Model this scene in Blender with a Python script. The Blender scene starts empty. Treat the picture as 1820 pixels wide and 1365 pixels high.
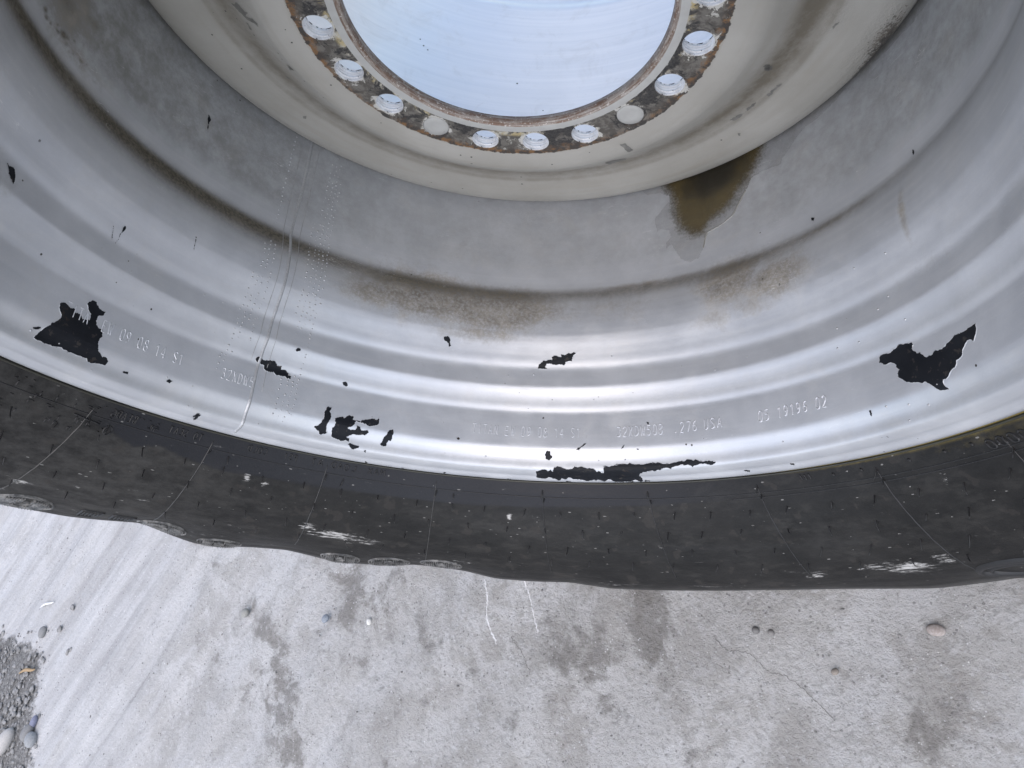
import bpy, bmesh, math, random
import numpy as np
from mathutils import Matrix, Vector
random.seed(7); RNG = np.random.default_rng(7)
R = math.radians
scene = bpy.context.scene
col = scene.collection

# ------------------------------------------------------------------ camera
UNIT = 0.535                      # metres per wheel unit
AXLE_Z = 1.5 * UNIT               # height of the wheel axis above the concrete
BOTTOM = R(33.0)                  # wheel angle that points straight down
cam_data = bpy.data.cameras.new("camera")
cam_data.sensor_width = 36.0
cam_data.lens = 26.41
cam_data.clip_start = 0.01
cam_data.clip_end = 500
cam = bpy.data.objects.new("camera", cam_data)
col.objects.link(cam)
cx, cy, cz = (0.845142, 0.082095, -0.528201), (0.11866, 0.934669, 0.335131), (0.521206, -0.345909, 0.780187)
cam.matrix_world = Matrix(((cx[0], cy[0], cz[0], 0.31121), (cx[1], cy[1], cz[1], 0.0), (cx[2], cy[2], cz[2], 1.20463), (0, 0, 0, 1)))
scene.camera = cam

# ------------------------------------------------------------------ sky, sun, exposure
SUN_EL, SUN_AZ = 60.0, 168.0       # degrees; azimuth from +Y towards +X
world = bpy.data.worlds.new("World"); scene.world = world
world.use_nodes = True
wn = world.node_tree
sky = wn.nodes.new("ShaderNodeTexSky"); sky.sky_type = 'NISHITA'; sky.sun_disc = False
sky.sun_elevation = R(SUN_EL); sky.sun_rotation = R(SUN_AZ)
sky.dust_density = 1.8; sky.air_density = 0.8; sky.ozone_density = 0.2
bg = wn.nodes["Background"]; bg.inputs["Strength"].default_value = 0.15
wn.links.new(sky.outputs[0], bg.inputs["Color"])
sd = bpy.data.lights.new("sun", 'SUN'); sd.energy = 1.45; sd.angle = R(150); sd.color = (1.0, 0.96, 0.90)
sun = bpy.data.objects.new("sun", sd); col.objects.link(sun)
_d = Vector((math.sin(R(SUN_AZ)) * math.cos(R(SUN_EL)), math.cos(R(SUN_AZ)) * math.cos(R(SUN_EL)), math.sin(R(SUN_EL))))
sun.rotation_euler = _d.to_track_quat('Z', 'Y').to_euler()
scene.view_settings.view_transform = 'Standard'; scene.view_settings.look = 'None'
scene.view_settings.exposure = 1.0; scene.view_settings.gamma = 1.0

# ------------------------------------------------------------------ object helpers
def tag(o, label=None, cat=None, group=None, kind=None):
    if label: o['label'] = label
    if cat: o['category'] = cat
    if group: o['group'] = group
    if kind: o['kind'] = kind
    return o
def empty(name, loc):
    o = bpy.data.objects.new(name, None); o.location = loc; o.empty_display_size = 0.1; col.objects.link(o); return o
def link_mesh(name, me, mat, parent=None, loc=None, smooth=True):
    o = bpy.data.objects.new(name, me); col.objects.link(o)
    if parent: o.parent = parent
    if loc is not None: o.location = loc
    if mat: me.materials.append(mat)
    if smooth and len(me.polygons): me.polygons.foreach_set("use_smooth", [True] * len(me.polygons))
    me.update(); return o
def make_mesh(name, V, F):
    V = np.asarray(V, dtype=np.float32).reshape(-1, 3)
    me = bpy.data.meshes.new(name)
    if isinstance(F, np.ndarray):
        k = F.shape[1]; n = len(F)
        me.vertices.add(len(V)); me.vertices.foreach_set("co", V.ravel())
        me.loops.add(n * k); me.loops.foreach_set("vertex_index", F.astype(np.int32).ravel())
        me.polygons.add(n); me.polygons.foreach_set("loop_start", np.arange(0, n * k, k, dtype=np.int32))
        me.update(calc_edges=True); me.validate()
    else:
        me.from_pydata([tuple(map(float, v)) for v in V], [], F); me.update()
    return me
def set_attr(me, name, vals):
    a = me.attributes.new(name, 'FLOAT_COLOR', 'POINT')
    v = np.ones((len(me.vertices), 4), dtype=np.float32); v[:, :vals.shape[1]] = vals
    a.data.foreach_set("color", v.ravel())
def grid_faces(nu, nv, wrap_u=False):
    i = np.arange(nu if wrap_u else nu - 1)[:, None]; j = np.arange(nv - 1)[None, :]
    a = i * nv + j; b = ((i + 1) % nu) * nv + j
    return np.stack([a, b, b + 1, a + 1], -1).reshape(-1, 4)
def sstep(x, a, b):
    t = np.clip((x - a) / (b - a), 0, 1); return t * t * (3 - 2 * t)
def pt(t, r, z):
    """wheel coordinates (angle, radius, depth along the axis) to metres about the axle"""
    a = t - BOTTOM
    return np.stack([r * np.sin(a) * UNIT, z * UNIT + 0 * a, -r * np.cos(a) * UNIT], -1)

# ------------------------------------------------------------------ node helpers
class NT:
    def __init__(s, name):
        s.m = bpy.data.materials.new(name); s.m.use_nodes = True; s.t = s.m.node_tree
        s.b = s.t.nodes["Principled BSDF"]; s.out = s.t.nodes["Material Output"]
    def n(s, kind, **kw):
        nd = s.t.nodes.new("ShaderNode" + kind)
        for k, v in kw.items(): setattr(nd, k, v)
        return nd
    def put(s, sock, v):
        if isinstance(v, bpy.types.NodeSocket): s.t.links.new(v, sock)
        elif v is not None:
            if hasattr(sock.default_value, '__len__') and not hasattr(v, '__len__'): v = (v, v, v, 1) if len(sock.default_value) == 4 else (v, v, v)
            elif hasattr(v, '__len__') and len(sock.default_value) == 4 and len(v) == 3: v = (*v, 1)
            sock.default_value = v
    def math(s, op, a, b=None, c=None, clamp=False):
        nd = s.n("Math", operation=op, use_clamp=clamp); s.put(nd.inputs[0], a); s.put(nd.inputs[1], b)
        if c is not None: s.put(nd.inputs[2], c)
        return nd.outputs[0]
    def mix(s, f, a, b, mode='MIX'):
        nd = s.n("Mix", data_type='RGBA', blend_type=mode); s.put(nd.inputs[0], f); s.put(nd.inputs[6], a); s.put(nd.inputs[7], b); return nd.outputs[2]
    def ramp(s, v, lo, hi, a=0.0, b=1.0, smooth=True):
        nd = s.n("MapRange", interpolation_type='SMOOTHSTEP' if smooth else 'LINEAR'); nd.clamp = True
        for i, x in enumerate((v, lo, hi, a, b)): s.put(nd.inputs[i], x)
        return nd.outputs[0]
    def obj(s):
        if not hasattr(s, '_o'): s._o = s.n("TexCoord").outputs["Object"]
        return s._o
    def mapping(s, scale=(1, 1, 1), rot=(0, 0, 0), loc=(0, 0, 0), vec=None):
        nd = s.n("Mapping"); s.put(nd.inputs[0], vec or s.obj()); nd.inputs["Scale"].default_value = scale
        nd.inputs["Rotation"].default_value = rot; nd.inputs["Location"].default_value = loc; return nd.outputs[0]
    def noise(s, scale, detail=4, rough=0.55, vec=None, dist=0.0):
        nd = s.n("TexNoise"); s.put(nd.inputs["Vector"], vec or s.obj()); nd.inputs["Scale"].default_value = scale
        nd.inputs["Detail"].default_value = detail; nd.inputs["Roughness"].default_value = rough; nd.inputs["Distortion"].default_value = dist
        return nd.outputs[0]
    def voro(s, scale, vec=None, feature='F1', out=0, rnd=1.0):
        nd = s.n("TexVoronoi", feature=feature); s.put(nd.inputs["Vector"], vec or s.obj()); nd.inputs["Scale"].default_value = scale
        nd.inputs["Randomness"].default_value = rnd; return nd.outputs[out]
    def attr(s, name):
        a = s.n("Attribute", attribute_name=name); sp = s.n("SeparateColor"); s.t.links.new(a.outputs["Color"], sp.inputs[0]); return sp.outputs
    def bump(s, h, strength=0.3, dist=0.001, prev=None):
        nd = s.n("Bump"); nd.inputs["Strength"].default_value = strength; nd.inputs["Distance"].default_value = dist
        s.put(nd.inputs["Height"], h)
        if prev is not None: s.put(nd.inputs["Normal"], prev)
        return nd.outputs[0]
    def set(s, **kw):
        names = dict(color="Base Color", rough="Roughness", metal="Metallic", spec="Specular IOR Level", normal="Normal", alpha="Alpha", coat="Coat Weight", coat_rough="Coat Roughness", trans="Transmission Weight", ior="IOR", sheen="Sheen Weight")
        for k, v in kw.items(): s.put(s.b.inputs[names[k]], v)
        return s.m
    def polar(s):
        """(angle*R, depth, radius) coordinates about the axle from the object coordinates"""
        sp = s.n("SeparateXYZ"); s.t.links.new(s.obj(), sp.inputs[0])
        ang = s.math('ARCTAN2', sp.outputs[0], s.math('MULTIPLY', sp.outputs[2], -1.0))
        rad = s.math('SQRT', s.math('ADD', s.math('MULTIPLY', sp.outputs[0], sp.outputs[0]), s.math('MULTIPLY', sp.outputs[2], sp.outputs[2])))
        cb = s.n("CombineXYZ"); s.put(cb.inputs[0], s.math('MULTIPLY', ang, 0.4)); s.put(cb.inputs[1], sp.outputs[1]); s.put(cb.inputs[2], rad)
        return cb.outputs[0], ang, rad, sp.outputs[1]

# ------------------------------------------------------------------ materials
def mat_silver():
    m = NT("silver_paint"); pv, ang, rad, dep = m.polar()
    a = m.attr("wear_tone")          # R brown dirt, G dark olive grime, B powdery layer with painted well shade
    fine = m.noise(900, 2); mid = m.noise(14, 6, 0.65); blotch = m.noise(45, 8, 0.72)
    streak = m.noise(6, 5, 0.6, vec=m.mapping(scale=(1.2, 30, 30), vec=pv))
    base = m.mix(m.ramp(mid, .35, .7), (.455, .472, .498), (.525, .54, .562))
    base = m.mix(m.math('MULTIPLY', m.ramp(streak, .45, .75), .25), base, (.60, .60, .60))
    base = m.mix(m.math('MULTIPLY', m.ramp(fine, .6, .75), .12), base, (.78, .78, .78))
    dusty_shade = m.math('MULTIPLY', a[2], m.ramp(blotch, .25, .7, .45, 1.0))
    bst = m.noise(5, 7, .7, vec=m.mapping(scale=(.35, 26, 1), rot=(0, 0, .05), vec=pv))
    base = m.mix(m.ramp(dep, .62, .66), base, m.mix(m.ramp(bst, .3, .75), (.86, .87, .88), (.94, .94, .94)))  # rear barrel made near white to carry the skylight in its colour
    base = m.mix(dusty_shade, base, (.165, .164, .153))
    speck = m.noise(260, 6, .7)
    br = m.math('MULTIPLY', a[0], 1.25); br = m.ramp(m.math('ADD', br, m.math('MULTIPLY', m.math('SUBTRACT', blotch, .5), 1.1)), .25, .85)
    br = m.math('MULTIPLY', br, m.ramp(speck, .30, .62, .6, 1.0))
    base = m.mix(br, base, m.mix(m.ramp(blotch, .4, .65), (.15, .135, .112), (.25, .232, .20)))
    gr = m.ramp(m.math('ADD', a[1], m.math('MULTIPLY', m.math('SUBTRACT', blotch, .5), .22)), .08, 1.05)
    base = m.mix(gr, base, m.mix(m.ramp(speck, .4, .6), (.062, .053, .036), (.125, .108, .078)))
    dots = m.voro(75); dots = m.math('MULTIPLY', m.math('LESS_THAN', m.math('ADD', dots, m.math('MULTIPLY', m.noise(300, 3), .12)), m.math('MULTIPLY', m.noise(9, 2), .27)), m.ramp(m.noise(11, 3), .62, .64))
    base = m.mix(dots, base, (.05, .045, .04))
    sa = m.noise(7, 3, .5, vec=m.mapping(scale=(1, 9, 1), rot=(0, 0, .5), vec=pv), dist=1.2); scr = m.math('MULTIPLY', m.math('LESS_THAN', m.math('ABSOLUTE', m.math('SUBTRACT', sa, .5)), .0016), m.ramp(m.noise(9, 3), .56, .6)); base = m.mix(m.math('MULTIPLY', scr, .45), base, (.72, .72, .72))
    film_tone = m.ramp(m.noise(19, 8, .75, dist=.8), .50, .66); base = m.mix(m.math('MULTIPLY', film_tone, .13), base, (.50, .47, .42))
    d = m.math('MAXIMUM', m.math('MAXIMUM', br, gr), m.math('MAXIMUM', dusty_shade, m.math('MULTIPLY', film_tone, .10)))
    rough = m.math('ADD', m.ramp(mid, .3, .7, .37, .47), m.math('MULTIPLY', d, .35), clamp=True)
    metal = m.math('MULTIPLY', m.math('SUBTRACT', 1.0, d, clamp=True), .56)
    nrm = m.bump(m.noise(420, 3), .10, .0006); nrm = m.bump(m.math('MULTIPLY', blotch, d), .3, .0015, nrm)
    nrm = m.bump(m.noise(22, 3), .18, .003, nrm)
    return m.set(color=base, rough=rough, metal=metal, normal=nrm, spec=.5)
def mat_disc():
    m = NT("grey_disc_paint"); pv, ang, rad, dep = m.polar()
    a = m.attr("wear_tone"); blotch = m.noise(40, 8, .7); streak = m.noise(4, 6, .65, vec=m.mapping(scale=(1.0, 14, 14), vec=pv)); speck = m.noise(300, 5, .7)
    base = m.mix(m.ramp(m.noise(9, 4), .35, .65), (.275, .262, .232), (.315, .302, .272))
    base = m.mix(m.math('MULTIPLY', m.ramp(streak, .45, .7), .35), base, (.245, .222, .185))
    base = m.mix(m.math('MULTIPLY', a[0], m.ramp(blotch, .3, .65, .5, 1.0), clamp=True), base, (.14, .122, .093))
    pit = m.math('MULTIPLY', m.ramp(m.math('ADD', a[1], m.math('MULTIPLY', m.math('SUBTRACT', speck, .5), 1.6)), .62, .74), 1.0)
    base = m.mix(pit, base, m.mix(m.ramp(blotch, .4, .6), (.05, .043, .036), (.15, .13, .105)))
    dots = m.math('MULTIPLY', m.math('LESS_THAN', m.math('ADD', m.voro(60), m.math('MULTIPLY', m.noise(300, 3), .1)), .115), m.ramp(m.noise(7, 2), .55, .57))
    base = m.mix(dots, base, (.04, .038, .035))
    nrm = m.bump(m.noise(160, 4, .6), .12, .0015); nrm = m.bump(m.math('MULTIPLY', speck, a[1]), .9, .004, nrm)
    return m.set(color=base, rough=m.ramp(blotch, .3, .7, .45, .62), metal=.1, normal=nrm, spec=.45)
def mat_face():
    """scraped bolt face: grey remnants, black grease, rust towards the outer edge, bare paint round the holes"""
    m = NT("rusty_bolt_face"); pv, ang, rad, dep = m.polar()
    hd = m.attr("hole")[0]       # distance to the nearest hole edge, 1 = 30 mm
    n1 = m.noise(38, 8, .75, dist=.6); n2 = m.noise(95, 6, .7, dist=.4); n3 = m.noise(18, 5, .6); sp = m.noise(380, 4, .7)
    base = m.mix(m.ramp(n2, .42, .58), (.062, .055, .046), (.125, .115, .10))
    black = m.ramp(n1, .50, .54); base = m.mix(black, base, m.mix(m.ramp(sp, .4, .6), (.018, .017, .017), (.04, .037, .034)))
    grey = m.math('MULTIPLY', m.ramp(n1, .385, .365), m.ramp(n3, .43, .5)); base = m.mix(grey, base, (.30, .29, .255))
    ruf = m.ramp(m.math('ADD', rad, m.math('MULTIPLY', m.math('SUBTRACT', n1, .5), .035)), .186, .193)
    inner_keep = m.ramp(m.math('ADD', rad, m.math('MULTIPLY', m.math('SUBTRACT', n2, .5), .012)), .1605, .1590)
    rcol = m.mix(m.ramp(n2, .45, .6), (.065, .047, .034), (.16, .085, .036))
    base = m.mix(m.math('MULTIPLY', ruf, m.ramp(n3, .30, .55)), base, rcol)
    base = m.mix(m.math('MULTIPLY', m.math('MULTIPLY', ruf, m.ramp(n2, .52, .44)), .75), base, (.028, .025, .023))
    cream = m.math('MULTIPLY', m.ramp(rad, .169, .163), m.ramp(n1, .50, .46)); cream = m.math('MULTIPLY', cream, m.ramp(n3, .44, .52))
    base = m.mix(cream, base, m.mix(m.ramp(n2, .4, .6), (.34, .27, .13), (.38, .36, .30)))
    base = m.mix(inner_keep, base, (.30, .295, .27))
    rag = m.ramp(m.math('ADD', hd, m.math('MULTIPLY', m.math('SUBTRACT', n1, .5), 2.0)), -.02, -.05)
    base = m.mix(rag, base, (.40, .385, .35))
    edge = m.ramp(m.math('ADD', rad, m.math('MULTIPLY', m.math('SUBTRACT', n2, .5), .010)), .1965, .1975)
    base = m.mix(edge, base, (.29, .275, .24))
    nrm = m.bump(n1, .6, .0022); nrm = m.bump(n2, .5, .0012, nrm)
    return m.set(color=base, rough=m.ramp(n2, .3, .7, .5, .8), normal=nrm, spec=.4)
def mat_bore():
    m = NT("rusty_bore_edge"); pv, ang, rad, dep = m.polar()
    st = m.noise(8, 6, .7, vec=m.mapping(scale=(1.5, 60, 60), vec=pv)); n = m.noise(60, 6, .7); sp = m.noise(400, 3, .6)
    base = m.mix(m.ramp(m.math('ADD', st, m.math('MULTIPLY', n, .5)), .62, .88), (.30, .27, .24), (.14, .085, .058))
    base = m.mix(m.ramp(sp, .55, .7), base, (.45, .42, .38))
    return m.set(color=base, rough=.55, metal=.25, normal=m.bump(n, .3, .001))
def mat_hole():
    m = NT("bright_hole_wall"); n = m.noise(80, 5, .7); th = m.n("TexWave", wave_type='BANDS', bands_direction='Y'); th.inputs["Scale"].default_value = 90; th.inputs["Distortion"].default_value = 2.0
    m.put(th.inputs["Vector"], m.obj())
    base = m.mix(m.ramp(n, .45, .7), (.80, .80, .80), (.58, .57, .56)); base = m.mix(m.ramp(m.noise(300, 3), .66, .70), base, (.05, .04, .04)); spy = m.n('SeparateXYZ'); m.put(spy.inputs[0], m.obj()); base = m.mix(m.math('MULTIPLY', m.math('GREATER_THAN', spy.outputs[1], (1.0 + .026 - .0022) * UNIT), m.ramp(m.noise(140, 3), .40, .44)), base, (.02, .017, .016))
    return m.set(color=base, rough=.45, metal=.3, normal=m.bump(th.outputs[0], .4, .0008))
def mat_rubber():
    m = NT("black_rubber"); pv, ang, rad, dep = m.polar()
    a = m.attr("wear_tone")           # R chalk scuff, G damp dark, B olive edge
    n1 = m.noise(12, 6, .6); n2 = m.noise(120, 6, .7); st = m.noise(26, 6, .7, vec=m.mapping(scale=(1, .35, 2.6), vec=pv)); sc = m.noise(85, 9, .78, vec=m.mapping(scale=(.8, .5, 3.4), vec=pv), dist=.3)
    base = m.mix(m.ramp(n1, .3, .7), (.0030, .0030, .0033), (.0100, .0096, .0092))
    base = m.mix(m.math('MULTIPLY', m.ramp(st, .48, .68), .7), base, (.022, .021, .0195))
    film_tone = m.attr('film_tone')[0]; fn = m.noise(55, 7, .72, vec=m.mapping(scale=(1, .6, 1.8), vec=pv))
    base = m.mix(m.math('MULTIPLY', film_tone, m.ramp(fn, .32, .70, .25, 1.0)), base, (.056, .0545, .052))
    base = m.mix(m.math('MULTIPLY', m.ramp(m.noise(48, 3, .5), .62, .66), .35), base, (.034, .030, .027))
    base = m.mix(m.math('MULTIPLY', a[1], .8), base, (.016, .017, .021))
    ch = m.ramp(m.math('ADD', a[0], m.math('MULTIPLY', m.math('SUBTRACT', sc, .5), 2.7)), .52, .92)
    base = m.mix(ch, base, m.mix(n2, (.28, .275, .26), (.48, .47, .455)))
    fl = m.math('MULTIPLY', m.math('LESS_THAN', m.math('ADD', m.voro(110, vec=m.mapping(scale=(.6, .5, 2.2), vec=pv)), m.math('MULTIPLY', m.noise(350, 3), .12)), m.ramp(m.noise(200, 2), .35, .65, .06, .19)), m.ramp(m.noise(34, 3), .47, .52))
    base = m.mix(m.math('MULTIPLY', fl, .8), base, (.20, .195, .185))
    ol = m.ramp(m.math('ADD', a[2], m.math('MULTIPLY', m.math('SUBTRACT', n2, .5), .35)), .25, .8)
    base = m.mix(ol, base, (.17, .132, .036))
    nrm = m.bump(m.noise(520, 4, .6), .25, .0006); nrm = m.bump(n2, .22, .0015, nrm); nrm = m.bump(st, .25, .002, nrm)
    rough = m.math('ADD', m.ramp(n1, .3, .7, .44, .56), m.math('MULTIPLY', ch, .3)); rough = m.math('SUBTRACT', rough, m.math('MULTIPLY', a[1], .05))
    return m.set(color=base, rough=rough, normal=nrm, spec=.20)
def mat_simple(name, c, rough=.5, metal=0, bump=.1, scale=200, c2=None, spec=.5):
    m = NT(name); n = m.noise(scale, 5, .65)
    base = m.mix(m.ramp(n, .35, .65), c, c2 or tuple(x * .8 for x in c))
    return m.set(color=base, rough=rough, metal=metal, normal=m.bump(n, bump, .001), spec=spec)
def mat_chip():
    m = NT("black_primer"); n = m.noise(35, 6, .7); n2 = m.noise(160, 4, .6)
    base = m.mix(m.ramp(n, .4, .65), (.004, .0052, .008), (.008, .0095, .013))
    base = m.mix(m.math('MULTIPLY', m.ramp(n2, .60, .66), .35), base, (.07, .06, .05)); base = m.mix(m.math('MULTIPLY', m.ramp(m.noise(22, 5, .7), .60, .66), .5), base, (.05, .035, .025))
    return m.set(color=base, rough=m.ramp(n, .3, .7, .42, .6), normal=m.bump(n, .25, .001), spec=.18)
def mat_oil():
    m = NT("dirty_oil"); a = m.attr("oil"); n = m.noise(45, 7, .75); sp = m.noise(320, 4, .7)
    k = m.ramp(m.math('ADD', a[0], m.math('ADD', m.math('MULTIPLY', m.math('SUBTRACT', sp, .5), .8), m.math('MULTIPLY', m.math('SUBTRACT', n, .5), .5))), .15, .85)
    deep = m.ramp(m.math('ADD', a[1], m.math('MULTIPLY', m.math('SUBTRACT', n, .5), .5)), .2, .9)
    dark = m.mix(deep, m.mix(m.ramp(n, .35, .65), (.095, .068, .022), (.060, .046, .020)), (.020, .016, .009))
    base = m.mix(k, (.15, .145, .13), dark)
    alpha = m.math('MAXIMUM', m.math('MULTIPLY', k, .84), m.math('MAXIMUM', .13, m.math('MULTIPLY', a[2], .75)))
    m.m.surface_render_method = 'DITHERED' if hasattr(m.m, 'surface_render_method') else None
    return m.set(color=base, rough=.07, alpha=alpha, spec=.5, normal=m.bump(m.noise(60, 3), .08, .001))
def mat_concrete():
    m = NT("weathered_concrete"); a = m.attr("ground")   # R damp brown stain, G smooth washed streaks, B gravelly edge
    sv = m.mapping(scale=(1, 1, 1), rot=(0, 0, GROUND_ROT))
    big = m.noise(2.0, 6, .62); mid = m.noise(7, 8, .70, dist=.5); blot = m.noise(22, 7, .72, dist=.3); fine = m.noise(110, 7, .74); grain = m.noise(420, 4, .7)
    s0 = m.noise(2.2, 4, .55, vec=m.mapping(scale=(.5, 3.2, 1), vec=sv), dist=.5)
    s1 = m.noise(3.4, 7, .62, vec=m.mapping(scale=(.45, 6.5, 1), vec=sv), dist=.35)
    s2 = m.noise(3.0, 8, .68, vec=m.mapping(scale=(1.2, 16.0, 1), vec=sv), dist=.25)
    base = m.mix(m.ramp(big, .35, .65), (.47, .458, .44), (.58, .572, .562))
    base = m.mix(m.math('MULTIPLY', m.ramp(mid, .44, .58), .75), base, (.36, .343, .318))
    base = m.mix(m.math('MULTIPLY', m.ramp(s0, .50, .66), .55), base, (.62, .615, .61))
    base = m.mix(m.math('MULTIPLY', m.ramp(m.noise(13, 6, .6, vec=m.mapping(loc=(5, 2, 0))), .54, .66), .55), base, (.32, .30, .275))
    base = m.mix(m.math('MULTIPLY', m.ramp(blot, .53, .62), .45), base, (.57, .567, .565))
    base = m.mix(m.ramp(fine, .49, .64, 0, .6), base, (.30, .29, .275))
    base = m.mix(m.math('MULTIPLY', m.ramp(m.noise(90, 6, .75), .57, .63), .5), base, (.62, .62, .62))
    w = m.math('MULTIPLY', a[1], m.ramp(s0, .30, .55, .45, 1.0))
    wash = m.mix(m.ramp(s1, .30, .66), (.315, .310, .312), (.47, .47, .474))
    wash = m.mix(m.math('MULTIPLY', m.ramp(s2, .52, .72), .40), wash, (.58, .58, .585))
    wash = m.mix(m.math('MULTIPLY', m.ramp(blot, .55, .68), .4), wash, (.30, .295, .292))
    base = m.mix(m.math('MULTIPLY', w, .88), base, wash)
    base = m.mix(m.math('MULTIPLY', m.math('MULTIPLY', a[1], m.ramp(s2, .38, .30)), .45), base, (.20, .196, .194))
    st = m.ramp(m.math('ADD', a[0], m.math('ADD', m.math('MULTIPLY', m.math('SUBTRACT', mid, .5), 2.4), m.math('MULTIPLY', m.math('SUBTRACT', blot, .5), 2.0))), .38, .80)
    base = m.mix(m.math('MULTIPLY', st, .72), base, m.mix(m.ramp(fine, .4, .6), (.145, .135, .12), (.235, .222, .205)))
    gv = m.ramp(m.math('ADD', a[2], m.math('MULTIPLY', m.math('SUBTRACT', blot, .5), 1.3)), .40, .62)
    base = m.mix(gv, base, m.mix(m.ramp(fine, .42, .58), (.095, .092, .088), (.20, .196, .19)))
    jit = m.math('MULTIPLY', m.noise(500, 3), .10)
    chips = m.math('MULTIPLY', m.math('LESS_THAN', m.math('ADD', m.voro(95), jit), .17), m.ramp(m.noise(40, 2), .49, .52)); base = m.mix(m.math('MULTIPLY', chips, .75), base, (.70, .70, .70))
    pits = m.math('MULTIPLY', m.math('LESS_THAN', m.math('ADD', m.voro(70, vec=m.mapping(loc=(3, 1, 0))), jit), .19), m.ramp(m.noise(23, 2), .47, .51)); base = m.mix(m.math('MULTIPLY', pits, .55), base, (.11, .105, .10))
    ra = m.math('SUBTRACT', 1.0, m.math('MULTIPLY', a[1], .6))
    nrm = m.bump(m.math('MULTIPLY', fine, ra), 1.0, .009); nrm = m.bump(m.math('MULTIPLY', grain, ra), .6, .002, nrm); nrm = m.bump(m.math('MULTIPLY', s1, a[1]), .5, .008, nrm); nrm = m.bump(blot, .4, .008, nrm)
    return m.set(color=base, rough=m.ramp(fine, .3, .7, .7, .88), normal=nrm, spec=.35)
GROUND_ROT = -math.atan2(0.2607, 0.1883)
M = dict(silver=mat_silver(), disc=mat_disc(), face=mat_face(), bore=mat_bore(), hole=mat_hole(), rubber=mat_rubber(), chip=mat_chip(), oil=mat_oil(), concrete=mat_concrete(),
         plug=mat_simple("grey_plug", (.36, .355, .335), .5, .1, .02, 60, (.33,.325,.305)), hair=mat_simple("rubber_hair", (.0035, .0035, .004), .5), mark=mat_simple("moulded_rubber", (.010, .010, .011), .5),
         ridge=mat_simple("rubber_flash", (.036, .0355, .034), .45), bar=mat_simple("scuffed_rubber", (.15, .147, .14), .5, 0, .1, 90, (.02, .02, .02)), stamp=mat_simple("stamped_paint", (.56, .575, .60), .42, .3, .05, 500, (.50, .51, .53)), weld=mat_simple("painted_weld", (.43, .437, .446), .40, .45, .15, 500), groove=mat_simple("dirty_groove", (.34, .34, .34), .45, .4),
         crack=mat_simple("dark_crack", (.23, .224, .215), .9), lime=mat_simple("lime_vein", (.70, .70, .70), .9), twig=mat_simple("dry_straw", (.36, .25, .14), .8), flake=mat_simple("white_flake", (.72, .72, .71), .7),
         bead=mat_simple("olive_bead_line", (.030, .029, .020), .35, 0, .1, 60, (.018, .018, .014)))
# ------------------------------------------------------------------ ground
def ground_z(X, Y):
    near = np.exp(-((X + .8) / 2.2) ** 2 - (Y / 1.0) ** 2); a = GROUND_ROT; U = X * math.cos(a) - Y * math.sin(a); Vv = X * math.sin(a) + Y * math.cos(a)
    return near * (.0025 * np.sin(Vv * 31 + 1.3 * np.sin(U * 3)) + .002 * np.sin(Vv * 73 + 2 * np.sin(U * 4.1)) * sstep(-X, .5, 1.1)) - near * .004
def ground():
    xs = np.unique(np.concatenate([np.linspace(-80, -3.2, 24), np.arange(-3.2, 1.0, .02), np.linspace(1.0, 80, 24)]))
    ys = np.unique(np.concatenate([np.linspace(-80, -.6, 24), np.arange(-.6, .8, .02), np.linspace(.8, 80, 24)]))
    X, Y = np.meshgrid(xs, ys, indexing='ij')
    near = np.exp(-((X + .8) / 2.2) ** 2 - (Y / 1.0) ** 2)
    a = GROUND_ROT; U = X * math.cos(a) - Y * math.sin(a); Vv = X * math.sin(a) + Y * math.cos(a)
    Z = ground_z(X, Y)
    me = make_mesh("ground", np.stack([X, Y, Z], -1), grid_faces(len(xs), len(ys)))
    def blob(x, y, rx, ry, rot=0):
        c, s = math.cos(rot), math.sin(rot); dx, dy = X - x, Y - y; u = dx * c + dy * s; v = -dx * s + dy * c
        return np.exp(-(u / rx) ** 2 - (v / ry) ** 2)
    st = np.zeros_like(X)
    for (x, y, rx, ry, k, ro) in [(-.19, .075, .030, .09, .9, .3), (-.26, -.03, .05, .13, .75, .4), (-.42, -.10, .06, .06, .45, 0), (-1.04, -.10, .12, .24, .62, .75), (-.80, .08, .20, .14, .5, .7), (-1.10, .02, .03, .12, .8, .85), (-.98, -.20, .08, .10, .7, .8), (-.62, .02, .05, .20, .4, .9), (-.17, .10, .02, .06, .9, .2), (-.33, .0, .07, .09, .5, .3), (-1.25, -.05, .05, .10, .4, .9), (-.86, .13, .10, .10, .6, .9), (-.80, -.02, .05, .16, .55, .9),
                                  (-.10, -.10, .05, .03, .55, 0), (.20, -.05, .10, .06, .45, 0), (-.62, -.12, .10, .05, .35, .9), (-1.35, .18, .04, .2, .35, .95), (-.95, -.22, .09, .05, .55, .9)]:
        st = np.maximum(st, k * blob(x, y, rx, ry, ro))
    wash = (.30 * sstep(-X, .35, .9) + .60 * sstep(-X, 1.05, 1.75))
    gravel = sstep(-X - .35 * (Y + .15), 1.88, 2.10) * sstep(-Y, -.02, .14)
    set_attr(me, "ground", np.stack([st.ravel(), wash.ravel(), gravel.ravel()], -1))
    return tag(link_mesh("ground", me, M['concrete']), kind='structure')
ground()

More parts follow.
